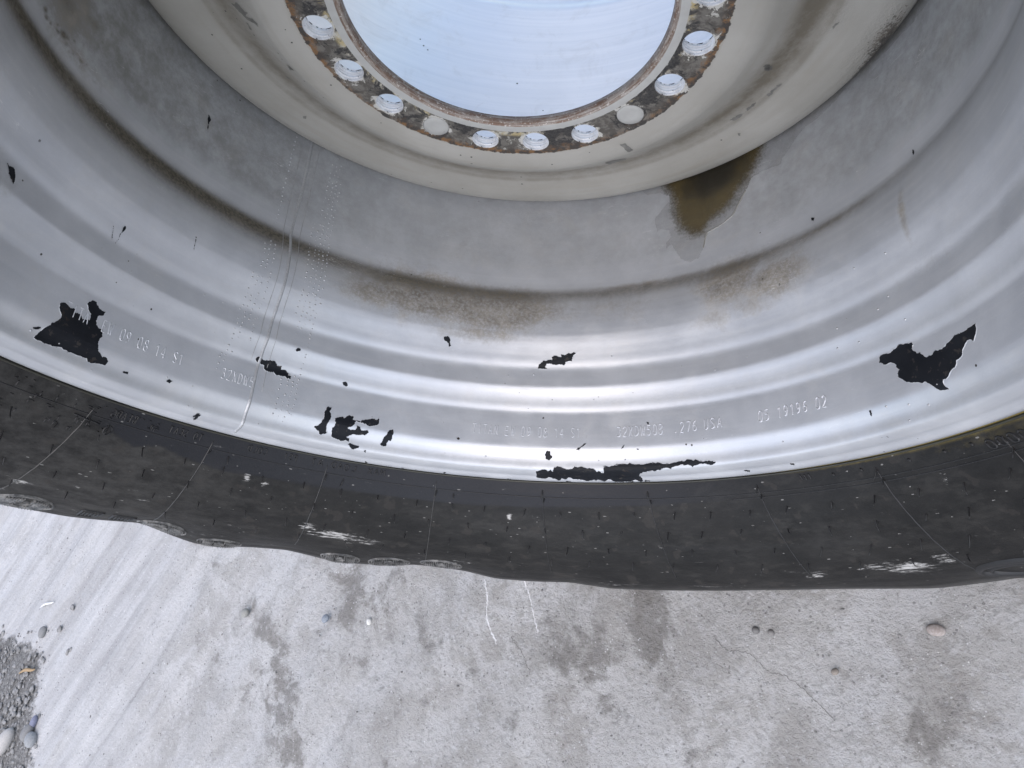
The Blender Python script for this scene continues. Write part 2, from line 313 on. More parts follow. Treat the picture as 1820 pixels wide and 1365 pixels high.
def stone_mesh(name, sx, sy, sz, seed, rough=.10):
    bm = bmesh.new(); bmesh.ops.create_icosphere(bm, subdivisions=3 if max(sx, sy) > .008 else 2, radius=1)
    rs = random.Random(seed); ph = [(rs.uniform(0, 6), rs.uniform(1.2, 2.6), Vector((rs.gauss(0, 1), rs.gauss(0, 1), rs.gauss(0, 1))).normalized()) for _ in range(5)]
    for v in bm.verts:
        k = 1 + rough * sum(math.sin(v.co.dot(d) * f + p) for p, f, d in ph) / 2
        v.co = Vector((v.co.x * sx * k, v.co.y * sy * k, v.co.z * sz * k))
    me = bpy.data.meshes.new(name); bm.to_mesh(me); bm.free(); return me
def pebble(x, y, sx, sy, sz, rot, c, label, c2=None, seed=1, sink=.25, name="pebble"):
    me = stone_mesh(name, sx, sy, sz, seed); o = link_mesh(name, me, mat_simple("pebble_stone", c, .75, 0, .25, 300, c2))
    o.location = (x, y, sz * (1 - sink) - .002); o.rotation_euler = (0, 0, R(rot)); return tag(o, label, "pebble", "loose pebbles on the concrete")
pebble(-1.1713, .0547, .012, .010, .008, 20, (.28, .28, .26), "grey pebble at the top left of the dark stain, left of the blue-grey one", seed=3)
pebble(-.9124, .0544, .011, .0075, .007, 60, (.16, .19, .23), "smooth blue-grey pebble on the concrete between a grey and a white one", (.26, .28, .31), seed=5)
pebble(-.7904, .053, .0055, .0075, .005, 10, (.70, .69, .66), "small bright white pebble below the striped tyre ovals", seed=6)
pebble(-2.0483, -.3175, .040, .022, .018, 62, (.44, .42, .40), "large pale oval pebble at the edge of the gravel", (.36, .35, .34), seed=8)
pebble(-1.9207, -.2943, .018, .020, .013, 0, (.27, .28, .29), "round slate grey pebble beside the large pale oval one", seed=9)
pebble(-1.9504, -.284, .016, .026, .013, -30, (.20, .20, .20), "dark elongated pebble touching the round slate grey one", seed=10)
pebble(-1.9365, -.2575, .009, .018, .008, -15, (.20, .21, .29), "small blue chip of stone near the gravel edge", seed=11)
pebble(.2266, .0871, .011, .0075, .006, -6, (.24, .20, .18), "flat brownish stone half sunk in the concrete at the right", (.33, .30, .28), seed=12, sink=.45)
pebble(-.0134, .0752, .006, .0055, .005, 0, (.16, .155, .15), "little dark stone on the rough concrete, left of its twin", seed=13, sink=.5)
pebble(.0097, .0731, .005, .005, .004, 0, (.22, .21, .20), "tiny grey stone on the rough concrete, right of a darker one", seed=14, sink=.5)
pebble(.0955, .0245, .006, .005, .004, 30, (.25, .22, .19), "small brown stone in a pitted patch of concrete", seed=15, sink=.5)
pebble(-2.02, -.03, .011, .016, .008, -20, (.22, .22, .22), "small dark pebble above the dry straw", seed=16)

def scatter(name, n, region, smin, smax, mat, label, seed):
    rg = np.random.default_rng(seed); base = stone_mesh("s", 1, 1, .7, seed, .3); nv = len(base.vertices); bv = np.empty(nv * 3); base.vertices.foreach_get("co", bv); bv = bv.reshape(-1, 3)
    bf = np.array([list(p.vertices) for p in base.polygons]); Vs = []; Fs = []; k = 0
    while k < n:
        x, y = region(rg)
        if x is None: continue
        s = smin + (smax - smin) * rg.random() ** 3; a = rg.random() * 6.28; q = bv * s * np.array([1, rg.uniform(.5, 1), rg.uniform(.4, .9)])
        c, si = math.cos(a), math.sin(a); q = np.stack([q[:, 0] * c - q[:, 1] * si + x, q[:, 0] * si + q[:, 1] * c + y, q[:, 2] + s * .1 - .002], -1)
        Vs.append(q); Fs.append(bf + k * nv); k += 1
    bpy.data.meshes.remove(base)
    me = make_mesh(name, np.concatenate(Vs), np.concatenate(Fs)); return tag(link_mesh(name, me, mat), label, name.replace("_", " "), kind='stuff')
def reg_gravel(rg):
    x, y = rg.uniform(-2.75, -1.80), rg.uniform(-.75, .06)
    g = float(sstep(np.float64(-x - .35 * (y + .15)), 1.88, 2.08)) * float(sstep(np.float64(-y), -.02, .12))
    return (x, y) if rg.random() < g ** 1.5 + .01 else (None, None)
scatter("gravel", 4200, reg_gravel, .0018, .0105, mat_simple("gravel_stone", (.15, .146, .14), .85, 0, .3, 60, (.29, .285, .28)), "dark grey gravel piled along the left edge of the concrete", 3)
def reg_grit(rg):
    x = -2.6 + 3.5 * rg.random() ** .7; y = rg.uniform(-.5, .45); return (x, y)
scatter("white_grit", 700, reg_grit, .0006, .0021, mat_simple("white_grit_stone", (.66, .65, .63), .8, 0, .2, 300, (.42, .41, .39)), "pale grit strewn over the concrete", 5)
scatter("dark_grit", 900, reg_grit, .0006, .0028, mat_simple("dark_grit_stone", (.17, .165, .16), .85, 0, .2, 300, (.27, .26, .25)), "dark grit strewn over the concrete", 6)

def ground_ribbon(pts, w, seed, h=.0005):
    rg = np.random.default_rng(seed); P = np.array(pts, float); out = []
    for i in range(len(P) - 1):
        for s in np.linspace(0, 1, 14, endpoint=False): out.append(P[i] * (1 - s) + P[i + 1] * s)
    out.append(P[-1]); Q = np.array(out); Q += np.cumsum(rg.normal(0, .0006, Q.shape), 0) * .6 + rg.normal(0, .0009, Q.shape)
    T = np.gradient(Q, axis=0); T /= np.linalg.norm(T, axis=1, keepdims=True); N = np.stack([-T[:, 1], T[:, 0]], -1)
    ww = (w * rg.uniform(.3, 1.2, len(Q)))[:, None]; z = ground_z(Q[:, 0:1], Q[:, 1:2]) + .0002
    V = np.stack([np.hstack([Q - N * ww, z]), np.hstack([Q, z + h]), np.hstack([Q + N * ww, z])], 1).reshape(-1, 3)
    F = []
    for i in range(len(Q) - 1): a = i * 3; F += [(a, a + 3, a + 4, a + 1), (a + 1, a + 4, a + 5, a + 2)]
    return V, F
def gr_obj(name, pts, w, mat, seed, label, cat): V, F = ground_ribbon(pts, w, seed); return tag(link_mesh(name, make_mesh(name, V, F), mat), label, cat)
gr_obj("lime_vein", [(-.5184, .1415), (-.5072, .1109), (-.5052, .0706), (-.4808, .0295)], .0017, M['lime'], 1, "longer white lime vein running down the concrete from the tyre, left one of two", "lime vein")
gr_obj("lime_vein", [(-.4312, .1429), (-.4189, .1133), (-.4078, .0796), (-.3975, .0542)], .0013, M['lime'], 2, "shorter white lime vein on the concrete, right one of two", "lime vein")
gr_obj("crack", [(-.4519, .0437), (-.4256, .0167), (-.4028, -.0188)], .0008, M['crack'], 3, "short grey crack in the concrete below the white lime veins", "crack")
gr_obj("crack", [(-.0809, .0635), (-.0593, .0442), (-.0211, .041), (.0028, .0167), (.0306, .0112), (.0604, -.0126), (.0887, -.0389)], .0008, M['crack'], 4, "long thin crack wandering over the pitted concrete", "crack")
def sliver(name, p, q, w, h, mat, label, cat):
    P = np.array([p, q]); n = 9; s = np.linspace(0, 1, n)[:, None]; C = P[0] * (1 - s) + P[1] * s; T = (P[1] - P[0]) / np.linalg.norm(P[1] - P[0]); N = np.array([-T[1], T[0]])
    C = C + N * (np.sin(s * 5) * w * .6); V = []; F = []
    for i in range(n):
        k = w * (.25 + math.sin(math.pi * (i + .4) / n)) * .6
        for a in range(6): th = a * math.pi / 3; V.append((C[i, 0] + N[0] * k * math.cos(th), C[i, 1] + N[1] * k * math.cos(th), h + k * .7 * math.sin(th)))
    for i in range(n - 1):
        for a in range(6): F.append((i * 6 + a, i * 6 + (a + 1) % 6, (i + 1) * 6 + (a + 1) % 6, (i + 1) * 6 + a))
    F += [tuple(range(6)), tuple((n - 1) * 6 + a for a in range(6))]
    return tag(link_mesh(name, make_mesh(name, V, F), mat), label, cat)
sliver("straw", (-2.0772, -.1449), (-2.0024, -.1244), .007, .006, M['twig'], "short tan piece of dry straw at the gravel edge", "straw")
sliver("flake", (-2.0733, .0355), (-2.0072, .0566), .005, .003, M['flake'], "thin white flake on the washed concrete near the left edge", "flake")

# ------------------------------------------------------------------ the wheel
wheel = empty("tractor_wheel", (0, .60, 0))
tag(wheel, "large upright tractor wheel with flaking silver rim and black tyre", "wheel")
LOC = (0, -.60, AXLE_Z)          # parts are modelled about the axle
def part(name, me, mat, parent=None, smooth=True, **kw):
    top = parent is None
    o = link_mesh(name, me, mat, parent or wheel, LOC if top else None, smooth)
    return tag(o, **kw)

FRONT = np.array([(1.16, .712), (1.0, .7185), (.880, .7235), (.868, .7232), (.858, .7205), (.845, .7155), (.825, .710), (.80, .7058), (.78, .7042), (.765, .7042), (.75, .7055), (.735, .7075), (.72, .7118), (.705, .7168), (.69, .7214), (.678, .7246), (.670, .7272), (.664, .7296), (.658, .7312), (.650, .7320),
                  (.615, .7328), (.607, .7355), (.598, .7394), (.588, .7430), (.578, .7460), (.571, .7478), (.565, .7500), (.560, .7522), (.555, .7534), (.54, .7542), (.50, .7566), (.478, .7582), (.471, .7592), (.464, .7622), (.456, .7670), (.449, .7706), (.441, .7730), (.432, .7750), (.426, .7775), (.4225, .7835), (.4195, .792), (.4175, .799), (.4168, .8045), (.4145, .8090), (.4115, .8145), (.4095, .8205), (.409, .824)])[::-1]
def smooth_profile(P, sub):
    s = np.r_[0, np.cumsum(np.hypot(*np.diff(P, axis=0).T))]; n = int(s[-1] / sub) + 2; q = np.linspace(0, s[-1], n)
    return np.stack([np.interp(q, s, P[:, 0]), np.interp(q, s, P[:, 1])], -1)
def rim_r(z): return np.interp(z, FRONT[:, 0], FRONT[:, 1])
def rim_surf(t, z, h=0.0):
    """point on the inner face of the rim, h metres proud of the paint"""
    t = np.asarray(t, float); z = np.asarray(z, float); e = .002
    dr = (rim_r(np.minimum(z + e, 1.16)) - rim_r(np.maximum(z - e, .409))) / (np.minimum(z + e, 1.16) - np.maximum(z - e, .409))
    L = np.sqrt(1 + dr ** 2); return pt(t, rim_r(z) - h / UNIT / L, z + h / UNIT * dr / L)
P1 = smooth_profile(FRONT, .0042)
BACK = np.array([(1.16, .712), (1.30, .716), (1.60, .720), (1.785, .722), (1.793, .725), (1.800, .731), (1.812, .733), (1.85, .735), (1.868, .748), (1.88, .775), (1.888, .80), (1.892, .824)])
P2 = smooth_profile(BACK, .012)[1:]
inner = np.concatenate([P1, P2]); OUT = inner.copy()[::-1]; OUT = OUT[(OUT[:, 0] > .44) & (OUT[:, 0] < 1.86)]; OUT[:, 1] = np.interp(OUT[:, 0], inner[:, 0], inner[:, 1]) + .014
inner = np.concatenate([inner, [(1.894, .832)], [(1.87, .826)], OUT, [(.428, .826)], [(.4155, .8315)], [(.410, .8300)]])
T_FINE = np.unique(np.concatenate([np.linspace(R(-105), R(105), 900), np.linspace(R(105), R(255), 200)]))[:-1]
def revolve(P, T):
    V = pt(T[:, None] + 0 * P[None, :, 0], P[None, :, 1] + 0 * T[:, None], P[None, :, 0] + 0 * T[:, None]); n = len(P)
    i = np.arange(len(T))[:, None]; j = np.arange(n)[None, :]; i2 = (i + 1) % len(T); j2 = (j + 1) % n
    F = np.stack(np.broadcast_arrays(i * n + j, i * n + j2, i2 * n + j2, i2 * n + j), -1).reshape(-1, 4)
    return V, F
V, F = revolve(inner, T_FINE); me = make_mesh("rim_barrel", V, F)
TT = np.degrees(T_FINE)[:, None] + 0 * inner[None, :, 0]; TT = np.where(TT > 180, TT - 360, TT); ZZ = inner[None, :, 0] + 0 * TT
def eb(t, z, rt, rz_): return np.exp(-((TT - t) / rt) ** 2 - ((ZZ - z) / rz_) ** 2)
dirt = np.zeros_like(TT)
for t, z, rt, rz_, k in [(-14, .815, 13, .075, .95), (0, .80, 13, .07, .95), (-24, .79, 8, .05, .7), (10, .80, 9, .05, .55), (24, .80, 12, .06, .38), (-2, .735, 12, .03, .55), (-12, .64, 16, .03, .22), (46, .81, 8, .075, .75), (55, .78, 8, .06, .75), (50, .74, 6, .04, .5), (43, .73, 5, .03, .5),
                         (79.5, .76, 1.0, .07, .6), (-88, .95, 6, .08, .55), (-86, .90, 9, .03, .5), (66, .85, 14, .015, .4), (-8, .96, 7, .05, .22), (30, .86, 20, .012, .45), (-88, .62, 6, .05, .3), (80, .66, 8, .03, .3)]: dirt = np.maximum(dirt, k * eb(t, z, rt, rz_))
crease = np.exp(-((ZZ - .848) / np.where(ZZ > .848, .021 + .006 * sstep(-TT, 10, 60), .030 + .016 * sstep(-TT, 0, 50))) ** 2) * (.70 + .30 * sstep(-TT, 0, 60) - .25 * sstep(TT, 50, 90)); crease *= (np.abs(TT) < 110)
edge = np.exp(-((ZZ - 1.13) / .018) ** 2) * .5
SPOTS = [(-91.79, 0.9057, 0.55, 0.006, 0.9), (-91.18, 0.8979, 0.59, 0.005, 0.9), (-87.68, 0.9071, 0.83, 0.008, 1), (-86.96, 0.9102, 0.62, 0.005, 0.8), (-83.59, 0.9001, 0.51, 0.004, 0.8), (-89.09, 0.9093, 0.3, 0.004, 0.7), (-89.03, 0.9555, 0.36, 0.005, 0.7), (-87.86, 0.9546, 0.44, 0.003, 0.6), (-85.15, 0.8977, 0.37, 0.004, 0.6), (-82.54, 0.9045, 0.27, 0.003, 0.5), (-80.4, 0.8915, 0.48, 0.003, 0.5), (-85.76, 0.9171, 0.34, 0.003, 0.7), (-88.67, 0.9005, 0.58, 0.004, 0.8), (-86.69, 0.8992, 0.45, 0.004, 0.7), (-81.44, 0.9672, 0.38, 0.003, 0.5), (-90.23, 0.8984, 0.33, 0.004, 0.8), (-80.03, 0.9692, 0.38, 0.003, 0.4), (-84.92, 0.9425, 0.44, 0.003, 0.4)]
grime = np.maximum(crease, edge)
for t, z, rt, rz_, k in [(-90, .96, 3, .02, .6), (-84, .98, 2, .015, .5), (-95, .93, 4, .03, .5), (-87, 1.0, 3, .02, .35)] + SPOTS: grime = np.maximum(grime, k * eb(t, z, rt, rz_))
dust = (ZZ > .9) * (.52 + .35 * sstep(-TT, 15, 60) + .35 * sstep(TT, 20, 95) + .35 * sstep(-TT, 60, 100)) * sstep(ZZ, .88, .95) * (ZZ < 1.2) + .16 * ((ZZ < .52) & (ZZ > .43)) * sstep(-TT, 60, 90) + .35 * np.exp(-((ZZ - .437) / .011) ** 2) + .30 * np.exp(-((ZZ - .577) / .012) ** 2) * sstep(TT, -60, 20)  # real dirt layer plus painted shade of the deep well, heaviest at left
set_attr(me, "wear_tone", np.stack([dirt.ravel(), grime.ravel(), np.clip(dust, 0, 1).ravel()], -1))
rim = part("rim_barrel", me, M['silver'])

# ridges, letters and beads laid along a surface of revolution
def ridge(surf, path, w, h, step=.0012, jag=0.0, close=False):
    """path in (angle, z) ; w half width and h height in metres"""
    P = np.array(path, float); A = surf(P[:, 0], P[:, 1]); out = []
    for i in range(len(P) - 1):
        n = max(1, int(np.linalg.norm(A[i + 1] - A[i]) / step))
        for s in range(n): out.append(P[i] + (P[i + 1] - P[i]) * s / n)
    out.append(P[-1]); Q = np.array(out); c = surf(Q[:, 0], Q[:, 1]); top = surf(Q[:, 0], Q[:, 1], h); nrm = top - c; nrm /= np.linalg.norm(nrm, axis=1, keepdims=True)
    T = np.gradient(c, axis=0) if len(c) > 1 else c; T /= np.linalg.norm(T, axis=1, keepdims=True) + 1e-12; S = np.cross(T, nrm)
    ww = np.full((len(Q), 1), w); ww[0] *= .5; ww[-1] *= .5
    if jag: ww = ww * RNG.uniform(1 - jag, 1 + jag, (len(Q), 1)); top = c + nrm * h * RNG.uniform(1 - jag, 1 + jag, (len(Q), 1))
    V = np.stack([c - S * ww - nrm * 2e-4, c - S * ww * .45 + (top - c) * .85, top, c + S * ww * .45 + (top - c) * .85, c + S * ww - nrm * 2e-4], 1).reshape(-1, 3); F = []
    for i in range(len(Q) - 1):
        for k in range(4): a = i * 5 + k; F.append((a, a + 5, a + 6, a + 1))
    F += [(0, 1, 2, 3, 4), tuple(len(V) - 5 + k for k in (4, 3, 2, 1, 0))]
    return V, F
def merge(lst):
    V = []; F = []; k = 0
    for v, f in lst: V.append(v); F += [tuple(i + k for i in q) for q in f]; k += len(v)
    return np.concatenate(V), F
def inside(px, py, poly):
    res = np.zeros(px.shape, bool); n = len(poly)
    for i in range(n):
        (x1, y1), (x2, y2) = poly[i], poly[(i + 1) % n]
        if y1 == y2: continue
        c = (y1 > py) != (y2 > py); res ^= c & (px < (x2 - x1) * (py - y1) / (y2 - y1) + x1)
    return res
CHIPS = [[[-73.61,0.442],[-73.475,0.4461],[-73.184,0.4601],[-72.652,0.4746],[-71.916,0.4856],[-72.253,0.5006],[-72.606,0.5104],[-71.849,0.5175],[-70.992,0.5131],[-70.271,0.5156],[-70.15,0.5089],[-69.412,0.5109],[-68.779,0.5052],[-67.798,0.5091],[-67.842,0.5199],[-68.647,0.5305],[-68.795,0.5385],[-68.396,0.5443],[-67.701,0.5457],[-67.063,0.5384],[-65.872,0.5368],[-66.602,0.5254],[-66.823,0.5173],[-66.656,0.5071],[-65.604,0.5044],[-65.247,0.4907],[-65.513,0.4802],[-64.967,0.4656],[-64.245,0.4607],[-63.365,0.461],[-62.983,0.448],[-63.87,0.4469],[-64.968,0.4422],[-66.122,0.4467],[-67.225,0.445],[-68.819,0.4455],[-70.383,0.4435],[-72.126,0.4406]],[[-74.414,0.4554],[-73.554,0.4607],[-73.509,0.4581],[-74.209,0.4534]],[[-60.409,0.4499],[-59.612,0.4528],[-59.508,0.449],[-60.2,0.4475]],[[-53.991,0.462],[-53.758,0.4663],[-53.002,0.4655],[-53.358,0.4593]],[[-47.644,0.422],[-47.277,0.4245],[-46.842,0.4165],[-47.064,0.4145]],[[-35.449,0.609],[-35.074,0.6139],[-34.5,0.6105],[-34.92,0.6074],[-35.288,0.6055]],[[-41.479,0.5646],[-41.079,0.5723],[-40.489,0.5717],[-39.963,0.5678],[-39.335,0.5704],[-38.183,0.5724],[-36.892,0.5678],[-36.831,0.5599],[-36.042,0.5618],[-34.881,0.552],[-34.998,0.5448],[-35.56,0.544],[-36.216,0.5469],[-37.204,0.5453],[-37.961,0.5505],[-39.247,0.5471],[-39.727,0.5574],[-40.315,0.558],[-41.076,0.5602]],[[-26.089,0.5671],[-25.429,0.5696],[-25.08,0.5635],[-25.329,0.5597],[-25.828,0.5616]],[[-28.095,0.4771],[-28.214,0.4904],[-27.809,0.5053],[-27.075,0.5062],[-26.925,0.4851],[-27.055,0.4747],[-27.32,0.466],[-26.878,0.4485],[-27.276,0.4448],[-28.246,0.4439],[-28.284,0.4489],[-29.284,0.4549],[-28.289,0.4676]],[[-26.215,0.4826],[-25.212,0.4887],[-24.683,0.4869],[-23.948,0.4959],[-23.086,0.495],[-23.177,0.4888],[-22.49,0.4883],[-22.644,0.4787],[-22.982,0.4732],[-23.749,0.4676],[-23.179,0.4639],[-22.38,0.4667],[-22.336,0.4758],[-21.64,0.4744],[-21.374,0.4674],[-20.404,0.4706],[-20.059,0.4657],[-21.387,0.4574],[-23.0,0.4536],[-23.549,0.4484],[-23.02,0.4445],[-22.966,0.4396],[-24.218,0.4379],[-25.288,0.4397],[-26.063,0.4426],[-26.31,0.4601],[-25.974,0.4697]],[[-22.667,0.4887],[-21.787,0.4864],[-20.848,0.4935],[-19.718,0.4991],[-19.176,0.4967],[-18.738,0.5034],[-18.583,0.4958],[-18.863,0.4845],[-19.35,0.4824],[-20.522,0.4804],[-21.353,0.4843],[-22.463,0.4861]],[[-23.111,0.4334],[-22.844,0.4365],[-21.918,0.4339],[-21.129,0.433],[-21.219,0.4287],[-21.903,0.4251],[-22.67,0.4284]],[[-20.195,0.4255],[-19.938,0.4277],[-19.81,0.4233]],[[-17.743,0.4468],[-17.361,0.4598],[-16.953,0.4673],[-16.573,0.4786],[-15.98,0.4809],[-15.929,0.4672],[-16.018,0.4561],[-16.464,0.4565],[-16.668,0.4488],[-16.725,0.4428],[-17.46,0.4425]],[[-4.719,0.4812],[-4.396,0.484],[-4.009,0.4789],[-4.343,0.4776]],[[-9.343,0.7145],[-8.561,0.718],[-8.0,0.7114],[-8.039,0.7043],[-7.689,0.6957],[-8.104,0.6927],[-8.308,0.7016],[-9.113,0.7071]],[[69.166,0.5548],[69.723,0.5583],[70.922,0.5549],[71.591,0.5588],[73.306,0.5599],[74.453,0.5575],[74.748,0.5522],[74.503,0.5463],[75.144,0.5345],[76.243,0.5232],[77.467,0.5209],[79.895,0.5271],[81.611,0.5326],[83.034,0.5308],[83.615,0.5332],[84.812,0.5331],[84.655,0.5207],[83.998,0.5083],[83.277,0.5141],[82.605,0.5106],[82.013,0.5029],[81.711,0.4954],[80.458,0.4836],[79.26,0.4748],[78.363,0.4735],[78.197,0.4688],[78.564,0.4576],[77.163,0.4622],[76.127,0.4769],[75.503,0.4827],[75.135,0.4813],[73.151,0.4919],[72.21,0.5018],[71.701,0.5072],[71.997,0.5198],[71.651,0.5294],[70.849,0.5379],[69.76,0.5384],[69.045,0.5452]],[[66.306,0.4684],[66.616,0.4666],[66.341,0.4586],[66.205,0.4602]],[[67.175,0.4224],[67.387,0.4218],[67.08,0.4194]],[[8.957,0.6596],[9.288,0.6697],[9.967,0.678],[10.671,0.6786],[11.726,0.6797],[11.588,0.6862],[13.471,0.6871],[13.378,0.6935],[14.833,0.6957],[15.817,0.6973],[16.29,0.6938],[15.749,0.6876],[15.533,0.6769],[14.287,0.6746],[13.971,0.6669],[13.119,0.67],[11.868,0.6687],[10.774,0.6713],[10.386,0.6642],[10.783,0.66]],[[11.07,0.4587],[11.491,0.4668],[12.041,0.466],[12.058,0.4577],[12.426,0.4556],[11.857,0.4462],[11.213,0.4493]],[[9.485,0.4223],[10.202,0.4245],[11.596,0.4232],[12.469,0.4228],[12.747,0.4306],[13.859,0.4331],[16.338,0.4362],[16.41,0.4329],[18.085,0.4321],[19.736,0.4283],[20.043,0.423],[21.164,0.4219],[21.366,0.4356],[23.147,0.436],[26.696,0.4368],[30.239,0.4376],[33.346,0.4368],[34.674,0.4392],[36.297,0.4402],[37.586,0.4354],[39.823,0.4328],[40.399,0.4299],[39.917,0.4267],[38.413,0.4295],[37.139,0.428],[35.727,0.43],[33.944,0.4287],[32.574,0.4245],[31.463,0.4269],[30.675,0.4238],[28.938,0.4229],[27.484,0.4199],[26.909,0.4175],[27.25,0.4138],[27.042,0.4098],[24.164,0.4097],[22.143,0.4108],[19.784,0.4127],[17.025,0.412],[14.268,0.4122],[12.196,0.4122],[11.53,0.4153],[11.163,0.4129],[9.502,0.4137]],[[16.681,0.4693],[16.957,0.4741],[17.319,0.4751],[17.604,0.478],[18.022,0.4839],[18.563,0.4863],[18.212,0.4814],[17.4,0.4732],[17.156,0.4675]],[[24.425,0.4679],[24.784,0.4748],[25.21,0.4794],[24.969,0.4732]],[[27.136,0.4688],[27.673,0.4685],[27.556,0.4663]],[[29.085,0.5291],[29.452,0.5273],[29.346,0.5217]],[[-88.162,0.6492],[-87.269,0.6489],[-86.655,0.6494],[-86.2,0.6395],[-86.038,0.6258],[-86.793,0.6322],[-87.555,0.6427]],[[-70.449,0.6789],[-69.575,0.6583],[-69.515,0.6587],[-70.256,0.6801]],[[-68.829,0.6912],[-68.825,0.6555],[-68.761,0.6555],[-68.593,0.6914]],[[-57.817,0.7459],[-57.259,0.7204],[-57.209,0.7205],[-57.62,0.7468]],[[-60.608,1.0243],[-59.841,0.9875],[-59.803,0.9879],[-60.478,1.0254]],[[81.079,0.8788],[81.179,0.8668],[81.25,0.8662],[81.297,0.8769]],[[61.135,0.8872],[61.794,0.8841],[61.603,0.8772],[61.281,0.8793]],[[-13.418,0.4097],[-13.203,0.4093],[-12.811,0.409],[-12.918,0.4099],[-13.11,0.4091]],[[-11.155,0.4099],[-10.889,0.4097],[-10.4,0.4095],[-10.509,0.4092],[-10.773,0.4094]],[[-6.285,0.4091],[-6.155,0.4111],[-5.86,0.4103],[-5.922,0.41],[-6.068,0.4093]],[[27.106,0.409],[27.587,0.4112],[28.334,0.4095],[28.14,0.4092],[27.732,0.4098]],[[43.675,0.4145],[44.083,0.4154],[44.682,0.4138],[44.445,0.4122],[44.123,0.413]],[[50.879,0.4158],[51.219,0.4166],[51.653,0.4151],[51.439,0.4136],[51.205,0.4144]],[[64.082,0.4094],[64.241,0.4093],[64.559,0.4096],[64.501,0.4097],[64.332,0.4097]],[[-19.47,0.4098],[-19.293,0.4107],[-18.9,0.4098],[-18.968,0.4092],[-19.172,0.4093]],[[-47.742,0.4186],[-47.562,0.4216],[-46.919,0.4224],[-46.92,0.4199],[-47.251,0.4193]],[[-16.018,0.4096],[-15.628,0.4097],[-14.905,0.41],[-15.065,0.4097],[-15.456,0.4095]],[[4.46,0.4091],[4.695,0.4094],[5.131,0.4094],[5.03,0.409],[4.795,0.4094]],[[14.17,0.41],[14.549,0.4105],[15.224,0.4092],[15.072,0.4097],[14.692,0.4091]]]
CHIP_A = CHIPS[0]
G = {'0': [[(.1, .3), (.1, 1.1), (.3, 1.4), (.6, 1.4), (.8, 1.1), (.8, .3), (.6, 0), (.3, 0), (.1, .3)]], '1': [[(.2, 1.1), (.5, 1.4), (.5, 0)]], '2': [[(.1, 1.15), (.3, 1.4), (.6, 1.4), (.8, 1.15), (.75, .85), (.1, 0), (.8, 0)]],
     '3': [[(.1, 1.3), (.35, 1.4), (.65, 1.35), (.8, 1.1), (.65, .8), (.4, .75)], [(.4, .75), (.7, .65), (.8, .35), (.65, .05), (.3, 0), (.1, .15)]], '4': [[(.6, 0), (.6, 1.4), (.1, .45), (.85, .45)]], '5': [[(.75, 1.4), (.2, 1.4), (.15, .8), (.55, .85), (.8, .6), (.75, .2), (.5, 0), (.1, .1)]],
     '6': [[(.7, 1.35), (.35, 1.2), (.12, .7), (.15, .2), (.45, 0), (.75, .15), (.8, .5), (.55, .8), (.2, .65)]], '7': [[(.1, 1.4), (.8, 1.4), (.35, 0)]], '8': [[(.45, .75), (.15, .95), (.2, 1.3), (.45, 1.4), (.7, 1.3), (.75, .95), (.45, .75), (.1, .5), (.15, .1), (.45, 0), (.75, .1), (.8, .5), (.45, .75)]],
     '9': [[(.2, .05), (.55, .2), (.78, .7), (.75, 1.2), (.45, 1.4), (.15, 1.25), (.1, .9), (.35, .6), (.7, .75)]], 'T': [[(.05, 1.4), (.85, 1.4)], [(.45, 1.4), (.45, 0)]], 'I': [[(.45, 0), (.45, 1.4)]], 'A': [[(.05, 0), (.45, 1.4), (.85, 0)], [(.2, .5), (.7, .5)]],
     'N': [[(.1, 0), (.1, 1.4), (.8, 0), (.8, 1.4)]], 'E': [[(.8, 1.4), (.1, 1.4), (.1, 0), (.8, 0)], [(.1, .75), (.65, .75)]], 'W': [[(.0, 1.4), (.22, 0), (.45, 1.1), (.68, 0), (.9, 1.4)]], 'S': [[(.8, 1.2), (.55, 1.4), (.2, 1.3), (.12, 1.0), (.4, .75), (.75, .5), (.75, .15), (.45, 0), (.1, .15)]],
     'X': [[(.1, 0), (.8, 1.4)], [(.1, 1.4), (.8, 0)]], 'D': [[(.1, 0), (.1, 1.4), (.5, 1.35), (.8, 1.0), (.8, .4), (.5, .05), (.1, 0)]], 'B': [[(.1, 0), (.1, 1.4), (.55, 1.4), (.75, 1.1), (.5, .75), (.1, .75)], [(.5, .75), (.8, .45), (.6, 0), (.1, 0)]], 'U': [[(.1, 1.4), (.1, .3), (.3, 0), (.6, 0), (.8, .3), (.8, 1.4)]],
     '.': [[(.38, .0), (.52, .0), (.52, .12), (.38, .12), (.38, 0)]], 'L': [[(.1, 1.4), (.1, 0), (.75, 0)]], 'O': [[(.1, .3), (.1, 1.1), (.3, 1.4), (.6, 1.4), (.8, 1.1), (.8, .3), (.6, 0), (.3, 0), (.1, .3)]], 'M': [[(.05, 0), (.05, 1.4), (.45, .5), (.85, 1.4), (.85, 0)]], 'C': [[(.8, 1.2), (.5, 1.4), (.15, 1.1), (.15, .3), (.5, 0), (.8, .2)]], 'P': [[(.1, 0), (.1, 1.4), (.6, 1.4), (.8, 1.05), (.6, .7), (.1, .7)]]}
